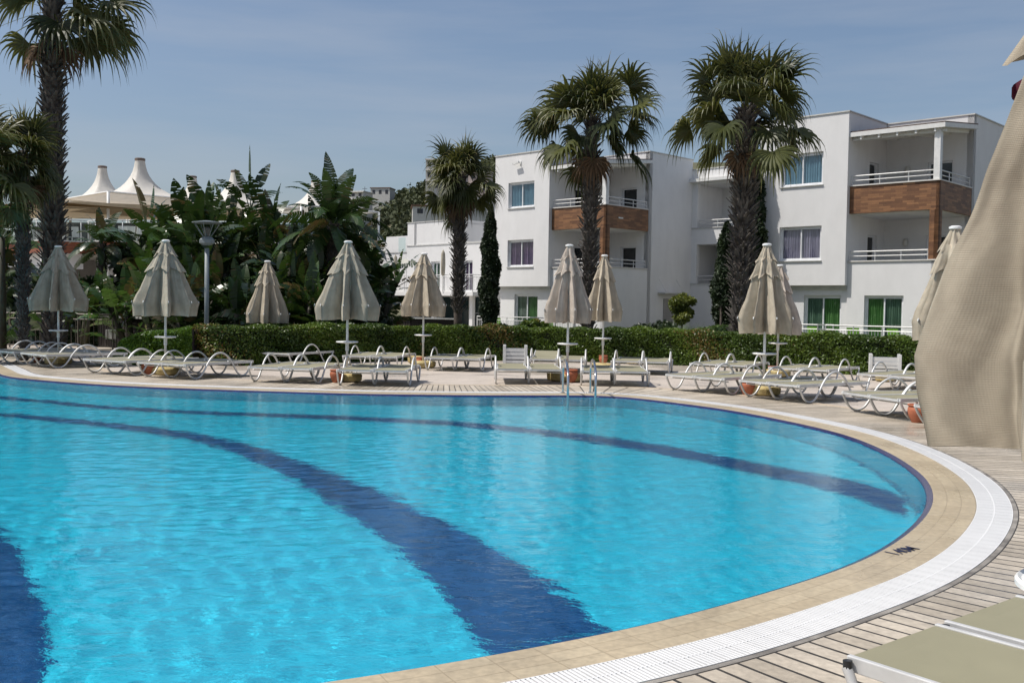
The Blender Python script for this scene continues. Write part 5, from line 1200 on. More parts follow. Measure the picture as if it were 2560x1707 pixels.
# ================================================================== SUN LOUNGERS
def lounger_meshes(raised):
    """local +y runs from foot to head, x across; returns a finished thing at the origin"""
    t = thing('sun_lounger', 'x', 'sun lounger', (0, 0, 0), 0, 'aluminium sun loungers set out in pairs round the pool')
    Lg, hw, zr = 1.92, .300, .290
    brk = 1.18
    def head(y, z):                                        # the head part may be tipped up
        if y <= brk or not raised: return (y, z)
        a = raised; return (brk + (y - brk) * math.cos(a), z + (y - brk) * math.sin(a))
    m = MB()                                               # side rails: tall flat profile
    for sx in (-1, 1):
        x0, x1 = (sx * hw - .012, sx * hw + .012)
        for (ya, yb) in ((0, brk), (brk, Lg)):
            (y0_, za), (y1_, zb) = head(ya, 0), head(yb, 0); dv = Vector((0, y1_ - y0_, zb - za)); c = Vector(((x0 + x1) / 2, (y0_ + y1_) / 2, zr + (za + zb) / 2)); l = dv.length / 2; dv.normalize(); nv = Vector((0, -dv.z, dv.y))
            m.obox(c, (.012, 0, 0), dv * l, nv * .028)
    m.build('frame', ALU, t, bevel=.004)
    for (yy, nm) in ((.015, 'foot_bar'), (Lg - .015, 'head_bar')):
        y_, z_ = head(yy, 0); m = MB(); m.box(-hw + .013, hw - .013, y_ - .012, y_ + .012, zr + z_ - .018, zr + z_ + .018); m.build(nm, ALU, t)
    for yy, sg in ((.17, 1), (1.45, 1)): m = MB(); m.tube([(-hw - .02, yy, zr - .055), (hw + .02, yy, zr - .055)], .011, 8); m.build('cross_bar', ALU, t, smooth=True, angle=50)
    def sling(ya, yb, nm):
        m = MB(); n, k = 12, 16; sag = .018
        g = [[None] * (k + 1) for _ in range(n + 1)]
        for i in range(n + 1):
            for j in range(k + 1):
                x = -hw + .014 + (2 * hw - .028) * i / n; y = ya + (yb - ya) * j / k; yy, dz = head(y, 0); g[i][j] = (x, yy, zr + .021 + dz - sag * math.sin(PI * i / n) * math.sin(PI * j / k) ** .5 * .8)
        for i in range(n):
            for j in range(k):
                a, b, c, d = g[i][j], g[i + 1][j], g[i + 1][j + 1], g[i][j + 1]; m.quad(a, b, c, d); m.quad(*[(p[0], p[1], p[2] - .004) for p in (d, c, b, a)])
        for j in range(k):
            for i0 in (0, n): a, b = g[i0][j], g[i0][j + 1]; m.quad(a, b, (b[0], b[1], b[2] - .006), (a[0], a[1], a[2] - .006))
        return m.build(nm, SLING, t, smooth=True, angle=40)
    sling(.004, brk - .012, 'sling'); sling(brk + .006, Lg - .004, 'head_sling')
    # one long wave of tube on each side: leg, arm arch, leg
    wave = [(.015, .285), (.075, .17), (.16, .06), (.29, .014), (.42, .06), (.52, .18), (.60, .295), (.70, .41), (.82, .485), (.935, .507), (1.05, .485), (1.17, .41), (1.27, .295), (1.35, .18), (1.45, .06), (1.58, .014), (1.70, .06), (1.79, .18), (1.84, .285)]
    for sx in (-1, 1):
        m = MB(); P = catmull([(sx * (hw + .033), y, z) for y, z in wave], 4); m.tube(P, .0185, 8, flat=1.0)
        # flattened profile: a second, offset run makes the tube an upright oval
        lg = m.build('leg', ALU, t, smooth=True, angle=60)
        for yy in (.29, 1.58): m = MB(); m.box(sx * (hw + .033) - .016, sx * (hw + .033) + .016, yy - .05, yy + .05, 0, .010); m.build('foot_pad', BLACKP, lg)
        for yy, zz in ((.02, .305),): m = MB(); m.tube([(sx * (hw + .033), yy, zz - .03), (sx * (hw + .033), yy - .002, zz + .004)], .0165, 10); m.build('end_cap', PLAST, lg, smooth=True, angle=50)
        y_, z_ = head(1.22, 0); m = MB(); m.tube([(sx * (hw - .02), y_, zr + .02 + z_), (sx * (hw - .02), y_, zr + .05 + z_)], .022, 10); m.build('backrest_knob', PLAST, t, smooth=True, angle=50)
    return t
L0 = lounger_meshes(0.0); L1 = lounger_meshes(.16)
protos = {0: L0, 1: L1}; usedp = set()
def lounger(x, y, th, label, kind=0):
    """x,y: middle of the foot edge; th: heading of the length axis, 0 = straight away from the camera, positive = to the right"""
    p = protos[kind]
    if kind not in usedp: usedp.add(kind); p.location = (x, y, .014); p.rotation_euler = (0, 0, -th); p['label'] = label; return p
    return dup(p, (x, y, .014), -th, label)
PAIRS = [ # x, y of the pair's foot middle, heading, how to find the pair, kinds
 (-12.14, 23.56, 38.3, 'far left pair, nearest the dark railing', 0, 0),
 (-10.84, 22.50, 41.4, 'pair in front of the farthest left parasol', 0, 0),
 (-8.44, 20.56, 30.5, 'pair left of the crooked-table parasol', 0, 0),
 (-6.98, 19.77, 28.8, 'pair at the foot of the crooked-table parasol', 0, 0),
 (-7.53, 25.14, 22.2, 'back row pair left of the small parasol', 0, 0),
 (-6.07, 24.61, 24.3, 'back row pair under the small parasol by the lamp post', 0, 0),
 (-4.44, 19.05, 13.1, 'pair left of the wide stained parasol', 0, 0),
 (-2.62, 18.67, 2.5, 'pair right of the wide stained parasol', 0, 0),
 (-3.40, 23.76, 9.3, 'back row pair behind the wide stained parasol', 0, 0),
 (-1.41, 23.47, 9.9, 'back row pair right of the bunched sandy parasol', 0, 0),
 (.36, 19.73, -1.8, 'front pair left of the pool ladder', 0, 0),
 (2.04, 19.53, 3.8, 'front pair behind the pool ladder', 0, 0),
 (1.07, 23.63, 5.2, 'back row pair left of the rosy parasol pole', 1, 0),
 (3.00, 23.30, 12.6, 'back row pair right of the second parasol at the ladder', 0, 0),
 (3.38, 18.42, 48.1, 'front pair left of the sandy parasol at the right block', 0, 0),
 (4.41, 17.08, 56.9, 'front pair right of the sandy parasol at the right block', 0, 0),
 (4.68, 22.59, 31.0, 'back row pair left of the two parasols at the right block', 0, 0),
 (6.16, 21.38, 38.1, 'back row pair right of the two parasols at the right block', 0, 0),
 (7.43, 19.57, 47.3, 'pair before the right-hand white slatted planter', 0, 0),
 (5.32, 14.77, 72.9, 'pair nearest the pool rim left of the huge near parasol', 0, 0),
 (5.51, 12.78, 85.0, 'pair half hidden behind the huge near parasol', 0, 0),
 (9.02, 17.6, 55.0, 'pair behind the huge near parasol, beyond the partly hidden one', 0, 0)]
for (x, y, th, la, k0, k1) in PAIRS:
    th = R(th); wx, wy = math.cos(th), -math.sin(th)
    lounger(x - .333 * wx, y - .333 * wy, th, 'left lounger of the ' + la, k0)
    lounger(x + .333 * wx, y + .333 * wy, th + R(random.Random(x).uniform(-1.2, 1.2)), 'right lounger of the ' + la, k1)
# the two nearest, bottom right
c1 = gp(2116, 1648, .315); c2 = gp(2355, 1562, .315); ex, ey = c2[0] - c1[0], c2[1] - c1[1]; l_ = math.hypot(ex, ey); ex, ey = ex / l_, ey / l_
thn = math.atan2(ey, -ex) ; hx, hy = ey, -ex                         # length axis points away from the pool
thn = math.atan2(hx, hy)
lounger(c1[0] + ex * .312, c1[1] + ey * .312, thn, 'nearest lounger in the bottom right corner, its black leg cap showing', 0)
lounger(c1[0] + ex * .985, c1[1] + ey * .985, thn, 'second nearest lounger at the bottom right, under the rim of the round white table', 0)

for o in [o for o in bpy.data.objects if o.get('label', '').startswith(('nearest lounger', 'second nearest'))]:
    for lg in o.children:
        for e in lg.children:
            if e.name.startswith('end_cap'): e.data = e.data.copy(); e.data.materials[0] = BLACKP
# ================================================================== POTS, PLANTERS, LADDER, LAMP, SMALL THINGS
POT = [(88, 911, 1.0, 'terracotta pot under the loungers at the farthest left parasol'), (364, 942, 1.0, 'terracotta pot by the pool, under the loungers at the crooked table parasol'),
       (635, 904, .95, 'terracotta pot under the back loungers near the lamp post'), (839, 962, 1.0, 'terracotta pot at the pole of the wide stained parasol'),
       (1052, 922, .95, 'terracotta pot at the foot of the bunched sandy parasol'), (1429, 960, 1.0, 'terracotta pot seen between the two ladder rails'), (1509, 914, .9, 'terracotta pot rim showing behind the lounger at the back ladder parasol'),
       (1873, 993, 1.0, 'terracotta pot under the front loungers at the right block parasol'), (1936, 945, .9, 'terracotta pot behind the front loungers at the right block'),
       (2303, 1063.5, 1.0, 'large nearest terracotta pot, left of the huge near parasol'), (2347, 974, .95, 'terracotta pot peeping out left of the huge near parasol, above the loungers')]
first = None
for px, py, s, la in POT:
    q = gp(px, py - 3)
    if first: o = dup(first, (q[0], q[1] + .13, .014), 0, la); o.scale = (s, s, s); continue
    first = t = thing('terracotta_pot', la, 'pot', (q[0], q[1] + .13, .014), 0, 'terracotta ash pots at the parasol feet')
    m = MB(); m.lathe([(.080, 0), (.090, .02), (.125, .10), (.138, .16), (.132, .205), (.118, .225)], 28); m.build('body', TERRA, t, smooth=True, angle=40)
    m = MB(); m.lathe([(.118, .226), (.134, .229), (.140, .245), (.132, .258), (.116, .256), (.108, .225), (.095, .21)], 28); m.build('rim', TERRA, t, smooth=True, angle=40)
    m = MB(); m.lathe([(.0, .20), (.104, .205)], 20); m.build('sand', mat('grey sand', (.40, .36, .30), .95), t)
for pxx, pyy, la, rz in ((1036, 908, 'small yellow limestone block left of the terracotta pot behind the stained parasol', .3), (1392, 953, 'yellow limestone block left of the pot between the ladder rails', .1), (2352, 1058, 'yellow limestone block beside the large nearest pot', .5), (2218, 955, 'pale stone trough under the loungers before the right slatted planter', -.7), (1590, 978 - 66, 'yellow stone block behind the lounger at the back ladder parasol', 0)):
    q = gp(pxx, pyy); t = thing('stone_block', la, 'stone', (q[0], q[1] + .15, .014), rz, 'stone blocks under the loungers'); m = MB(); m.lathe([(.19, 0), (.22, .02), (.23, .15), (.20, .175), (.0, .18)], 8, wob=.12, seed=int(pxx)); m.build('block', LIME, t, bevel=.01)
def planter(px, Y, w, label, rz=0.0, h=.60):
    q = at(px, 880, Y); t = thing('slatted_planter', label, 'planter', (q[0], Y, 0), rz, 'white slatted wooden planters by the hedge')
    for sx in (-1, 1):
        for sy in (-1, 1): m = MB(); m.box(sx * w / 2 - .035, sx * w / 2 + .035, sy * w * .38 - .035, sy * w * .38 + .035, 0, h); m.build('post', WWOOD, t, bevel=.005)
    for nm, (ax, s_) in (('front_slats', (0, -1)), ('back_slats', (0, 1)), ('side_slats', (1, -1)), ('side_slats', (1, 1))):
        m = MB()
        for k in range(5):
            z = .10 + k * (h - .16) / 5
            if ax == 0: m.box(-w / 2 + .036, w / 2 - .036, s_ * w * .38 - .012, s_ * w * .38 + .012, z, z + .068)
            else: m.box(s_ * w / 2 - .012, s_ * w / 2 + .012, -w * .38 + .036, w * .38 - .036, z, z + .068)
        m.build(nm, WWOOD, t)
    m = MB(); m.box(-w / 2 + .04, w / 2 - .04, -w * .33, w * .33, .06, h * .55); m.build('liner', DARKIN, t)
planter(551, 26.6, .70, 'white slatted planter behind the back loungers left of the lamp-side parasol', R(-28), .60)
planter(1288, 24.3, .52, 'white slatted planter straight behind the loungers left of the ladder', 0, .62)
planter(2213, 22.9, .62, 'white slatted planter at the right before the hedge and the green-curtained door', R(-18), .60)
# ladder
t = thing('pool_ladder', 'stainless pool ladder with two hooped rails at the far pool edge', 'ladder', (*gp(1441, 987), 0))
o0 = t.location
for (bx, fx) in ((1407, 1419), (1475.5, 1488)):
    b = gp(bx, 984); f = gp(fx, 1006); m = MB(); hz_ = .62
    bv_ = Vector((b[0] - o0.x, b[1] - o0.y, 0)); fv = Vector((f[0] - o0.x, f[1] - o0.y - .02, 0)); dv = fv - bv_
    P = [bv_, bv_ + Vector((0, 0, hz_ * .6)), bv_ + dv * .03 + Vector((0, 0, hz_ * .84)), bv_ + dv * .18 + Vector((0, 0, hz_ * .98)), bv_ + dv * .45 + Vector((0, 0, hz_ * 1.05)), bv_ + dv * .75 + Vector((0, 0, hz_ * .98)), fv - dv * .06 + Vector((0, 0, hz_ * .8)), fv + Vector((0, 0, hz_ * .55)), fv + Vector((0, 0, 0)), fv + Vector((0, 0, -1.0))]
    m.tube(catmull(P, 6), .021, 12); m.build('handrail', STEEL, t, smooth=True, angle=60)
    m = MB(); m.lathe([(.045, .018), (.045, .028), (.024, .034)], 16, tuple(bv_)); m.build('floor_flange', STEEL, t, smooth=True, angle=40)
for zz in (-.28, -.56, -.84):
    f1 = gp(1419, 1006); f2 = gp(1488, 1006); m = MB(); m.box(f1[0] - o0.x, f2[0] - o0.x, f1[1] - o0.y - .06, f1[1] - o0.y + .02, zz - .012, zz + .012); m.build('step', STEEL, t)
# lamp post
q = at(517, 700, 26.2); t = thing('lamp_post', 'tall grey lamp post with a wire lantern and flat round lid before the dark grove', 'lamp post', (q[0], 26.2, 0))
GREYM = mat('grey painted steel', (.21, .24, .25), .5, 0, var=.1)
zb_, zt_ = at(517, 611, 26.2)[2], at(517, 556, 26.2)[2]; zm = at(517, 592, 26.2)[2]
m = MB(); m.tube([(0, 0, 0), (0, 0, zb_ - .1)], .062, 14, .058); m.build('post', GREYM, t, smooth=True)
m = MB(); m.lathe([(.06, zb_ - .03), (.13, zb_ - .02), (.20, zb_ + .03), (.20, zb_ + .12), (.14, zm - .02), (.10, zm)], 8); m.build('collar', GREYM, t)
for k in range(8): a = 2 * PI * k / 8; m = MB(); m.tube([(.10 * math.cos(a), .10 * math.sin(a), zm), (.31 * math.cos(a), .31 * math.sin(a), zt_ - .08), (.33 * math.cos(a), .33 * math.sin(a), zt_ - .01)], .009, 6); m.build('cage_wire', GREYM, t)
m = MB(); m.lathe([(.36, zt_ - .03), (.385, zt_ - .02), (.385, zt_), (.10, zt_ + .04), (0, zt_ + .045)], 32); m.build('lid', GREYM, t, smooth=True, angle=30)
m = MB(); m.lathe([(.07, zm), (.085, zm + .05), (.085, zm + .22), (.05, zm + .26)], 14); m.build('lantern_core', mat('smoked glass lantern', (.10, .10, .09), .2), t, smooth=True, angle=40)

# depth marking on the rim tiles
a = Vector((*gp(2241, 1392.5), 0)); b = Vector((*gp(2300, 1376.5), 0)); dv = (b - a)
cu = bpy.data.curves.new('depth_marking', 'FONT'); cu.body = '1.40M'; cu.size = .105; cu.extrude = .0004; cu.offset = .0012; cu.space_character = 1.0
tmp = bpy.data.objects.new('tmp', cu); COL.objects.link(tmp); bpy.context.view_layer.update()
me = bpy.data.meshes.new_from_object(tmp.evaluated_get(bpy.context.evaluated_depsgraph_get())); bpy.data.objects.remove(tmp)
me.materials.clear(); me.materials.append(mat('dark blue lettering', (.015, .02, .06), .5)); o = bpy.data.objects.new('depth_marking', me); COL.objects.link(o)
wtxt = max(v.co.x for v in me.vertices); sc_ = dv.length / wtxt
o.location = (a.x, a.y, .0135); o.rotation_euler = (0, 0, math.atan2(dv.y, dv.x)); o.scale = (sc_, 1.35, 1)
tag(o, 'dark lettering 1.40M painted on the sand coloured rim tiles', 'marking')

# dark metal railing at the left, the black-brown board wall with its notice
t = thing('dark_railing', 'dark bronze railing of thin upright bars at the far left behind the loungers', 'railing', (at(-60, 800, 32.2)[0], 32.2, 0))
m = MB(); x1 = at(282, 800, 31.5)[0] - t.location.x; bar_fence(m, (0, 0, 0), (x1, -.7, 0), .0, 1.10, gap=.155, r=.010, top=.026, posts=1.3, mid=.94); m.build('bars', BRONZE, t, smooth=True, angle=50)
qa, qb = at(248, 820, 33.2), at(330, 820, 32.2); slat_wall('board_wall', 'black brown board wall with a white notice, left of the rounded hedge end', qa[:2], qb[:2], 0, .98, True)
slat_wall('board_wall', 'black brown open slat panel directly left of the rounded hedge end', (qb[0] + .02, qb[1]), at(386, 820, 31.5)[:2], 0, .98, False)
q = at(284, 835, 31.0); t = thing('notice_board', 'white notice sheet on the black brown board wall', 'sign', (q[0], q[1] + 1.4, 0)); s_ = 32.3 / 31.0
m = MB(); zc = at(284, 835, 32.3)[2]; m.box(-.17, .17, 0, .02, zc - .15, zc + .15); m.build('panel', PLAST, t); t.location.x = at(284, 835, 32.3)[0]; t.location.y = 32.3 - .22
m = MB(); m.box(-.15, -.07, -.004, -.001, zc - .12, zc + .12); m.build('printed_strip', mat('grey print', (.45, .45, .43), .6), t)
slat_wall('board_wall', 'dark boards added for the shade in the gap between the two hedges at the lamp post', at(474, 850, 24.7)[:2], at(513, 850, 24.9)[:2], 0, .86, True, cap=False)  # dark boards stand in for the shade in the hedge gap

# ================================================================== PLANTING
hedge('clipped_hedge', [at(345, 860, 25.2)[:2], at(400, 860, 24.6)[:2], at(476, 860, 24.8)[:2]], 1.3, .93, 26000, 'bright green clipped hedge with a rounded end, left of the lamp post', HEDGEB, roundend=True)
hedge('clipped_hedge', [at(514, 860, 25.3)[:2], at(600, 860, 24.9)[:2], at(760, 860, 26.0)[:2], at(1000, 860, 28.2)[:2], at(1250, 860, 29.1)[:2], at(1500, 860, 29.0)[:2], at(1720, 860, 28.0)[:2], at(1920, 860, 26.6)[:2], at(2120, 860, 25.2)[:2], at(2340, 860, 24.0)[:2], at(2640, 860, 23.0)[:2]],
      .95, .95, 150000, 'long clipped hedge running behind all the loungers across the photo', HEDGEL)
fan_palm('fan_palm', *at(1473, 700, 33)[:2], 7.85, .165, .145, 1.7, 1.28, 36, 'tall fan palm in front of the central hotel block', 3, skirt=5, emin=-34, droop=1.75)
fan_palm('fan_palm', *at(1856, 700, 30.5)[:2], 7.75, .26, .235, 1.65, 1.28, 37, 'thick-trunked fan palm at the left corner of the right hotel block', 8, skirt=5, emin=-26, rooty=1.1, droop=1.75)
fan_palm('fan_palm', *at(1146, 700, 42)[:2], 7.1, .20, .135, 1.15, 1.18, 28, 'small fan palm before the low white building', 14, skirt=8, emin=-42, bare=1.3, droop=1.8)
fan_palm('fan_palm', *at(131, 600, 27)[:2], 9.7, .20, .19, 1.7, 1.35, 26, 'tallest fan palm at the left, its crown cut by the top of the photo', 21, skirt=3, emin=-38, droop=1.5)
fan_palm('fan_palm', *at(58, 600, 25)[:2], 5.3, .10, .075, .55, .85, 26, 'slim fan palm at the left edge below the tallest one', 25, skirt=4, emin=-60, droop=1.5, rooty=.5)
fan_palm('fan_palm', *at(-62, 600, 24)[:2], 5.0, .10, .08, 1.0, 1.1, 26, 'fan palm whose fronds reach in at the left edge', 29, skirt=2, emin=-50, rooty=.5, droop=1.5)
# dark grove
GR = [ # px, Y, H, light?, label
 (362, 35, 5.2, 1), (398, 36, 5.4, 0), (455, 33, 4.9, 0), (440, 37, 5.9, 0), (515, 35, 5.7, 0), (560, 33, 5.1, 0), (598, 38, 6.6, 0), (650, 36, 6.2, 0), (690, 33.5, 5.0, 0), (735, 36, 5.2, 0), (790, 33.5, 4.5, 0), (855, 35, 5.3, 0),
 (905, 36, 4.8, 0), (890, 32.5, 3.6, 0), (930, 34, 3.4, 0), (620, 31, 3.4, 0), (500, 30.5, 3.0, 0), (750, 31, 3.3, 0), (322, 35, 2.7, 1), (345, 31.5, 2.2, 1), (400, 30, 2.2, 1), (835, 31, 3.0, 0), (580, 29.5, 2.4, 0), (700, 29.3, 2.5, 0), (470, 29, 2.2, 0), (800, 29.5, 2.2, 0)]
nm_ = ['leftmost with brown torn leaves over the terrace', 'behind the left parasols', 'left of the lamp post, tall', 'tall, left behind the lantern', 'directly behind the lamp post', 'right of the lantern', 'highest in the middle of the grove', 'tall, over the small parasol', 'mid-grove front', 'left of the feather palm', 'under the feather palm', 'right of the feather palm, tall',
       'right end of the grove, back', 'right end with a leaf before the white building', 'lowest at the right edge of the grove', 'low, behind the small parasol', 'low, at the lamp post foot', 'low, left of the stained parasol', 'pale leaves before the restaurant columns', 'pale green, right of the brick corner', 'pale green, low behind the crooked table parasol', 'low, behind the stained parasol', 'lowest, hedge side mid-left', 'lowest, hedge side middle', 'lowest, by the left hedge', 'lowest, hedge side right']
for i, ((px, Y, H, li), la) in enumerate(zip(GR, nm_)):
    q = at(px, 700, Y); paddle_plant(q[0], Y, H, 'paradise plant of the grove: ' + la, 300 + i, nl=24 if H > 4 else 18, stems=3, lm=BANALT if li else BANAL, leafL=1.3 if H > 3.4 else 1.0, leafW=.25 if H > 3.4 else .2, spread=1.5, low=.8)
q = at(832, 700, 32); feather_palm(q[0], 32, at(832, 560, 32)[2] - .0, 'feather palm rising highest at the right of the grove', 5, nf=34, Lf=1.9, W=.30, tr=.20)
q = at(255, 700, 37); feather_palm(q[0], 37, at(255, 610, 37)[2], 'dark feather palm before the restaurant terrace', 6, nf=28, Lf=1.15, W=.22, tr=.14)
q = at(200, 700, 33.5); paddle_plant(q[0], 33.5, 1.9, 'broad paddle-leaved plant between the two left parasols', 401, nl=16, leafL=.95, leafW=.22)
q = at(175, 700, 30); paddle_plant(q[0], 34.2, 1.9, 'low paddle-leaved plant right behind the farthest left parasol', 402, nl=14, leafL=.8, leafW=.2)
q = at(60, 700, 30); paddle_plant(q[0], 28.5, 4.7, 'paddle-leaved plant climbing the tallest palm at the left', 403, nl=22, leafL=1.1, leafW=.24, lm=BANALT)
q = at(10, 700, 27); paddle_plant(q[0], 27, 4.3, 'paddle-leaved plant at the left edge among the palms', 404, nl=20, leafL=1.1, leafW=.24)
q = at(20, 700, 27); paddle_plant(q[0], 30, 2.4, 'yellow green paddle-leaved plant low at the left edge', 405, nl=20, leafL=.9, leafW=.2, lm=BANALT)
hedge('low_hedge', [at(-80, 800, 34.0)[:2], at(100, 800, 33.8)[:2], at(262, 800, 33.9)[:2]], .9, 1.02, 30000, 'low dark hedge directly behind the dark railing at the far left', BUSHL, leaf=.075, cat='hedge')
for k, (px, Y, rx, rz_, la) in enumerate(((430, 38.5, 1.9, 1.7, 'added dense dark shrub blocking light deep in the grove, behind the lamp post side'), (560, 39, 2.1, 1.9, 'added dense dark shrub blocking light deep in the grove, middle'), (690, 38.5, 2.0, 1.8, 'added dense dark shrub blocking light deep in the grove, behind the stained parasol side'), (800, 38, 1.9, 1.7, 'added dense dark shrub blocking light deep in the grove, behind the feather palm'), (620, 32.5, 1.5, .8, 'low dark shrub at the hedge, middle of the grove'), (860, 33.2, 1.2, .9, 'low dark shrub at the right end of the grove'), (300, 37.5, 1.5, 1.0, 'low dark shrub under the restaurant terrace'), (160, 36.5, 1.7, 1.1, 'low dark shrub behind the dark railing, left'), (50, 36.5, 1.7, 1.1, 'low dark shrub behind the dark railing, far left'))):
    q = at(px, 700, Y); blob_plant('dark_filler_shrub', q[0], Y, .01, rx, rz_, 7000, BUSHL, la, 'shrub', 140 + k, leaf=.26, lumps=16)  # the dense ones are added to block light from behind the grove
# shrubs, cypresses, small trees
def cypress(px, Y, ztop, r, label, seed, n=16000, lean=0.0):
    q = at(px, 700, Y); t = thing('cypress', label, 'tree', (q[0], Y, 0), group='dark columnar conifers at the hotel walls'); z = rs.beta(1.1, 1.25, n) * ztop
    prof = r * np.clip(np.sin(np.pi * np.clip(z / ztop, 0, 1) ** .72) ** .6, .06, 1); a = rs.uniform(0, 2 * PI, n); rad = prof * np.sqrt(rs.uniform(.35, 1.0, n)) * (1 + .22 * np.sin(a * 3 + z * 2.3) + .15 * np.sin(z * 6 + a * 2))
    P = np.stack([rad * np.cos(a) + lean * z, rad * np.sin(a), z + .1], 1); V, Fq = leaf_cards(P, .085, np.stack([np.cos(a), np.sin(a), a * 0 + .4], 1), .8, 2.4)
    big_mesh('foliage', V, Fq, CYPL, t, shade=np.clip(rs.uniform(0, .7, n) + .25 * np.sin(z * 5 + a * 3), 0, 1)); m = MB(); m.tube([(0, 0, 0), (lean * ztop, 0, ztop * .9)], .07, 7, .02); m.build('trunk', TRUNKM, t)
cypress(1224, 49, at(1224, 520, 49)[2], .45, 'dark cypress tight against the left wall of the central hotel block', 1)
cypress(1815, 44, at(1815, 560, 44)[2], .55, 'dark narrow conifer just left of the thick fan palm trunk', 2)
cypress(1880, 42, at(1884, 375, 42)[2], .55, 'tall conifer behind the thick fan palm, at the edge of the right block', 3, 20000)
q = at(1708, 700, 44); blob_plant('small_tree', q[0], 44, .01, .62, .52, 5200, YELL, 'small round yellow green tree before the shaded hotel wall', 'tree', 5, leaf=.085, trunk_h=at(1708, 792, 44)[2] - .2, trunk_r=.05)
q = at(1803, 700, 43); t = blob_plant('pollarded_tree', q[0], 43, .01, .22, .20, 420, BUSHL, 'stubby pollarded little tree right of the yellow green one', 'tree', 6, leaf=.06, trunk_h=at(1803, 765, 43)[2] - .15, trunk_r=.07, lumps=6)
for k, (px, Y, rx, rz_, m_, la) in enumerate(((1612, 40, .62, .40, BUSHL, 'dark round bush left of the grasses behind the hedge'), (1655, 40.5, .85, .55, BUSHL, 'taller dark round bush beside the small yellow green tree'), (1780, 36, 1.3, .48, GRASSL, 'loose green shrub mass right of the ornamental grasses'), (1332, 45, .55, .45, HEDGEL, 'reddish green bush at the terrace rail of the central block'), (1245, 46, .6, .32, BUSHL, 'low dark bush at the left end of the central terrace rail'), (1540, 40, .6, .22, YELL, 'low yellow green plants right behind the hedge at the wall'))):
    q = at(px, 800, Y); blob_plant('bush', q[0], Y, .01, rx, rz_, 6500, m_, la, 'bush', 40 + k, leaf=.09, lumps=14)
def grass_tuft(px, Y, h, n, label, seed):
    q = at(px, 800, Y); t = thing('ornamental_grass', label, 'grass', (q[0], Y, .01), group='ornamental grasses behind the hedge'); V = []; Fq = []; sh = []; rnd = random.Random(seed)
    for k in range(n):
        a = rnd.uniform(0, 2 * PI); p = Vector((rnd.gauss(0, .12), rnd.gauss(0, .12), 0)); d = Vector((math.cos(a) * rnd.uniform(.1, .55), math.sin(a) * rnd.uniform(.1, .5), 1)).normalized(); l = h * rnd.uniform(.6, 1.15); sv = Vector((-math.sin(a), math.cos(a), 0)) * .009
        for i in range(5):
            q2 = p + d * l / 5; m_ = len(V); w0, w1 = 1 - i / 5.2, 1 - (i + 1) / 5.2; V += [p - sv * w0, p + sv * w0, q2 + sv * w1, q2 - sv * w1]; Fq.append((m_, m_ + 1, m_ + 2, m_ + 3)); sh.append(rnd.uniform(.2, 1)); p = q2; d = (d + Vector((math.cos(a) * .12, math.sin(a) * .12, -.16))).normalized()
    big_mesh('blades', [tuple(v) for v in V], Fq, GRASSL, t, shade=sh)
for k, (px, Y, h, la) in enumerate(((1668, 35, 1.15, 'ornamental grass tuft nearest the dark bushes'), (1692, 36, 1.25, 'ornamental grass tuft under the yellow green tree, left'), (1716, 35, 1.1, 'ornamental grass tuft under the yellow green tree, right'), (1745, 34.5, 1.2, 'ornamental grass tuft mid-way to the thick palm'), (1772, 35, 1.1, 'ornamental grass tuft beside the pollarded tree'), (1630, 34, .9, 'small ornamental grass tuft before the dark bushes'))):
    grass_tuft(px, Y, h, 420, la, k)
# ------------------------------------------------------------------ the hill: woods and houses
n = 60000; x = rs.uniform(-60, 30, n); y = rs.uniform(190, 400, n)
P = []; S_ = []
rr_ = random.Random(3)
for k in range(900):
    yy = rr_.uniform(185, 345); xx = (rr_.uniform(830, 1260) - 1280) / F * yy; dens = noise.noise(Vector((xx * .03, yy * .03, 5)))
    if dens < -.25 and rr_.random() < .8: continue
    zc = hillz(xx, yy); r_ = rr_.uniform(1.4, 3.4); m_ = 70; v = rand_unit(m_) * r_ * (rs.uniform(.6, 1, m_)[:, None]) * np.array([1, 1, .8]); P.append(v + np.array([xx, yy, zc + r_ * .7])); b0 = rr_.uniform(.1, .6); S_.append(np.clip(b0 + .2 * v[:, 2] / r_ + rs.uniform(-.1, .1, m_), 0, 1))
P = np.vstack(P); V, Fq = leaf_cards(P, .95, None, 1, 1.3); tag(big_mesh('hillside_woods', V, Fq, leafmat('far woods', (.022, .034, .014), (.07, .085, .035), (.12, .12, .06), rough=.8, trans=.1), shade=np.concatenate(S_)), 'dark green woods covering the far hillside', 'woods', kind='stuff')
HW = mat('far house white', (.62, .60, .56), .8, 0, var=.1); HP = mat('far house pinkish', (.50, .42, .38), .8, 0, var=.1); HD = mat('far window dark', (.05, .05, .06), .4); HRF = mat('far brown roof', (.20, .11, .07), .8)
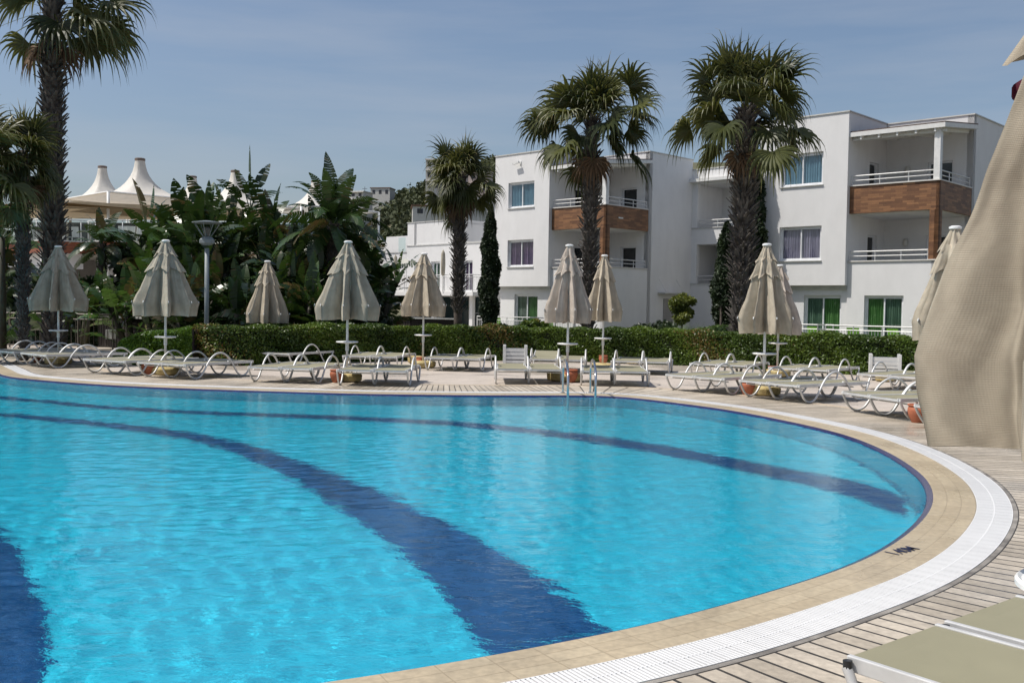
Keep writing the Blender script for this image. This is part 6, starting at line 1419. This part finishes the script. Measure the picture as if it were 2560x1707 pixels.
HS = [ # px centre, base py, Y, width m, height m, storeys, material, label
 (903, 517, 262, 4.0, 3.6, 2, HW, 'white house with a roof aerial at the left end of the far hill'), (957, 495, 300, 6.0, 2.6, 1, HW, 'low house with a brown roof on the far ridge'),
 (1092, 482, 270, 5.5, 8.5, 3, HW, 'pale apartment house on the hill left of the small palm trunk'), (1118, 468, 320, 6.0, 4.6, 2, HP, 'pinkish apartment house highest on the hill behind the small palm'),
 (1172, 505, 265, 6.0, 7.5, 3, HP, 'pinkish apartment house right of the small palm trunk'), (1206, 482, 300, 6.5, 6.4, 3, HW, 'tall pale apartment house against the central block, upper'), (1200, 520, 240, 5.0, 8.5, 3, HP, 'brownish apartment house low beside the cypress'),
 (1218, 545, 200, 3.5, 3.2, 1, HW, 'small white house with blue roof things by the cypress'), (1085, 548, 150, 6.5, 1.6, 1, HW, 'grey white rooftop structure just above the low white building'), (1185, 540, 170, 3.2, 2.6, 1, HW, 'small white house above the low white building, right of the palm')]
for k, (px, py, Y, w, h, st, mm, la) in enumerate(HS):
    q = at(px, py, Y); t = thing('hill_house', la, 'house', (q[0], Y, q[2]), R(-20 + 9 * (k % 5))); m = MB(); m.box(-w / 2, w / 2, -2.5, 2.5, -12, h); m.build('wall', mm, t)
    for s in range(st):
        zz = h * s / st + .35 * h / st; nw = max(2, int(w / 1.8))
        for i in range(nw): xx = -w / 2 + w * (i + .5) / nw; m = MB(); m.box(xx - .42, xx + .42, -2.53, -2.49, zz, zz + .45 * h / st); m.build('window', HD, t)
        if st > 1: m = MB(); m.box(-w / 2 - .1, w / 2 + .1, -3.1, -2.5, h * (s + 1) / st - .18, h * (s + 1) / st - .02); m.build('balcony', mm, t)
    m = MB(); m.box(-w / 2 - .2, w / 2 + .2, -2.7, 2.7, h, h + .22); m.build('roof', HRF if k in (1, 8) else mm, t)
    if k == 0: m = MB(); m.tube([(1, 0, h), (1, 0, h + 1.6)], .06, 5); m.box(.3, 1.7, -.05, .05, h + 1.0, h + 1.1); m.build('aerial', HD, t)
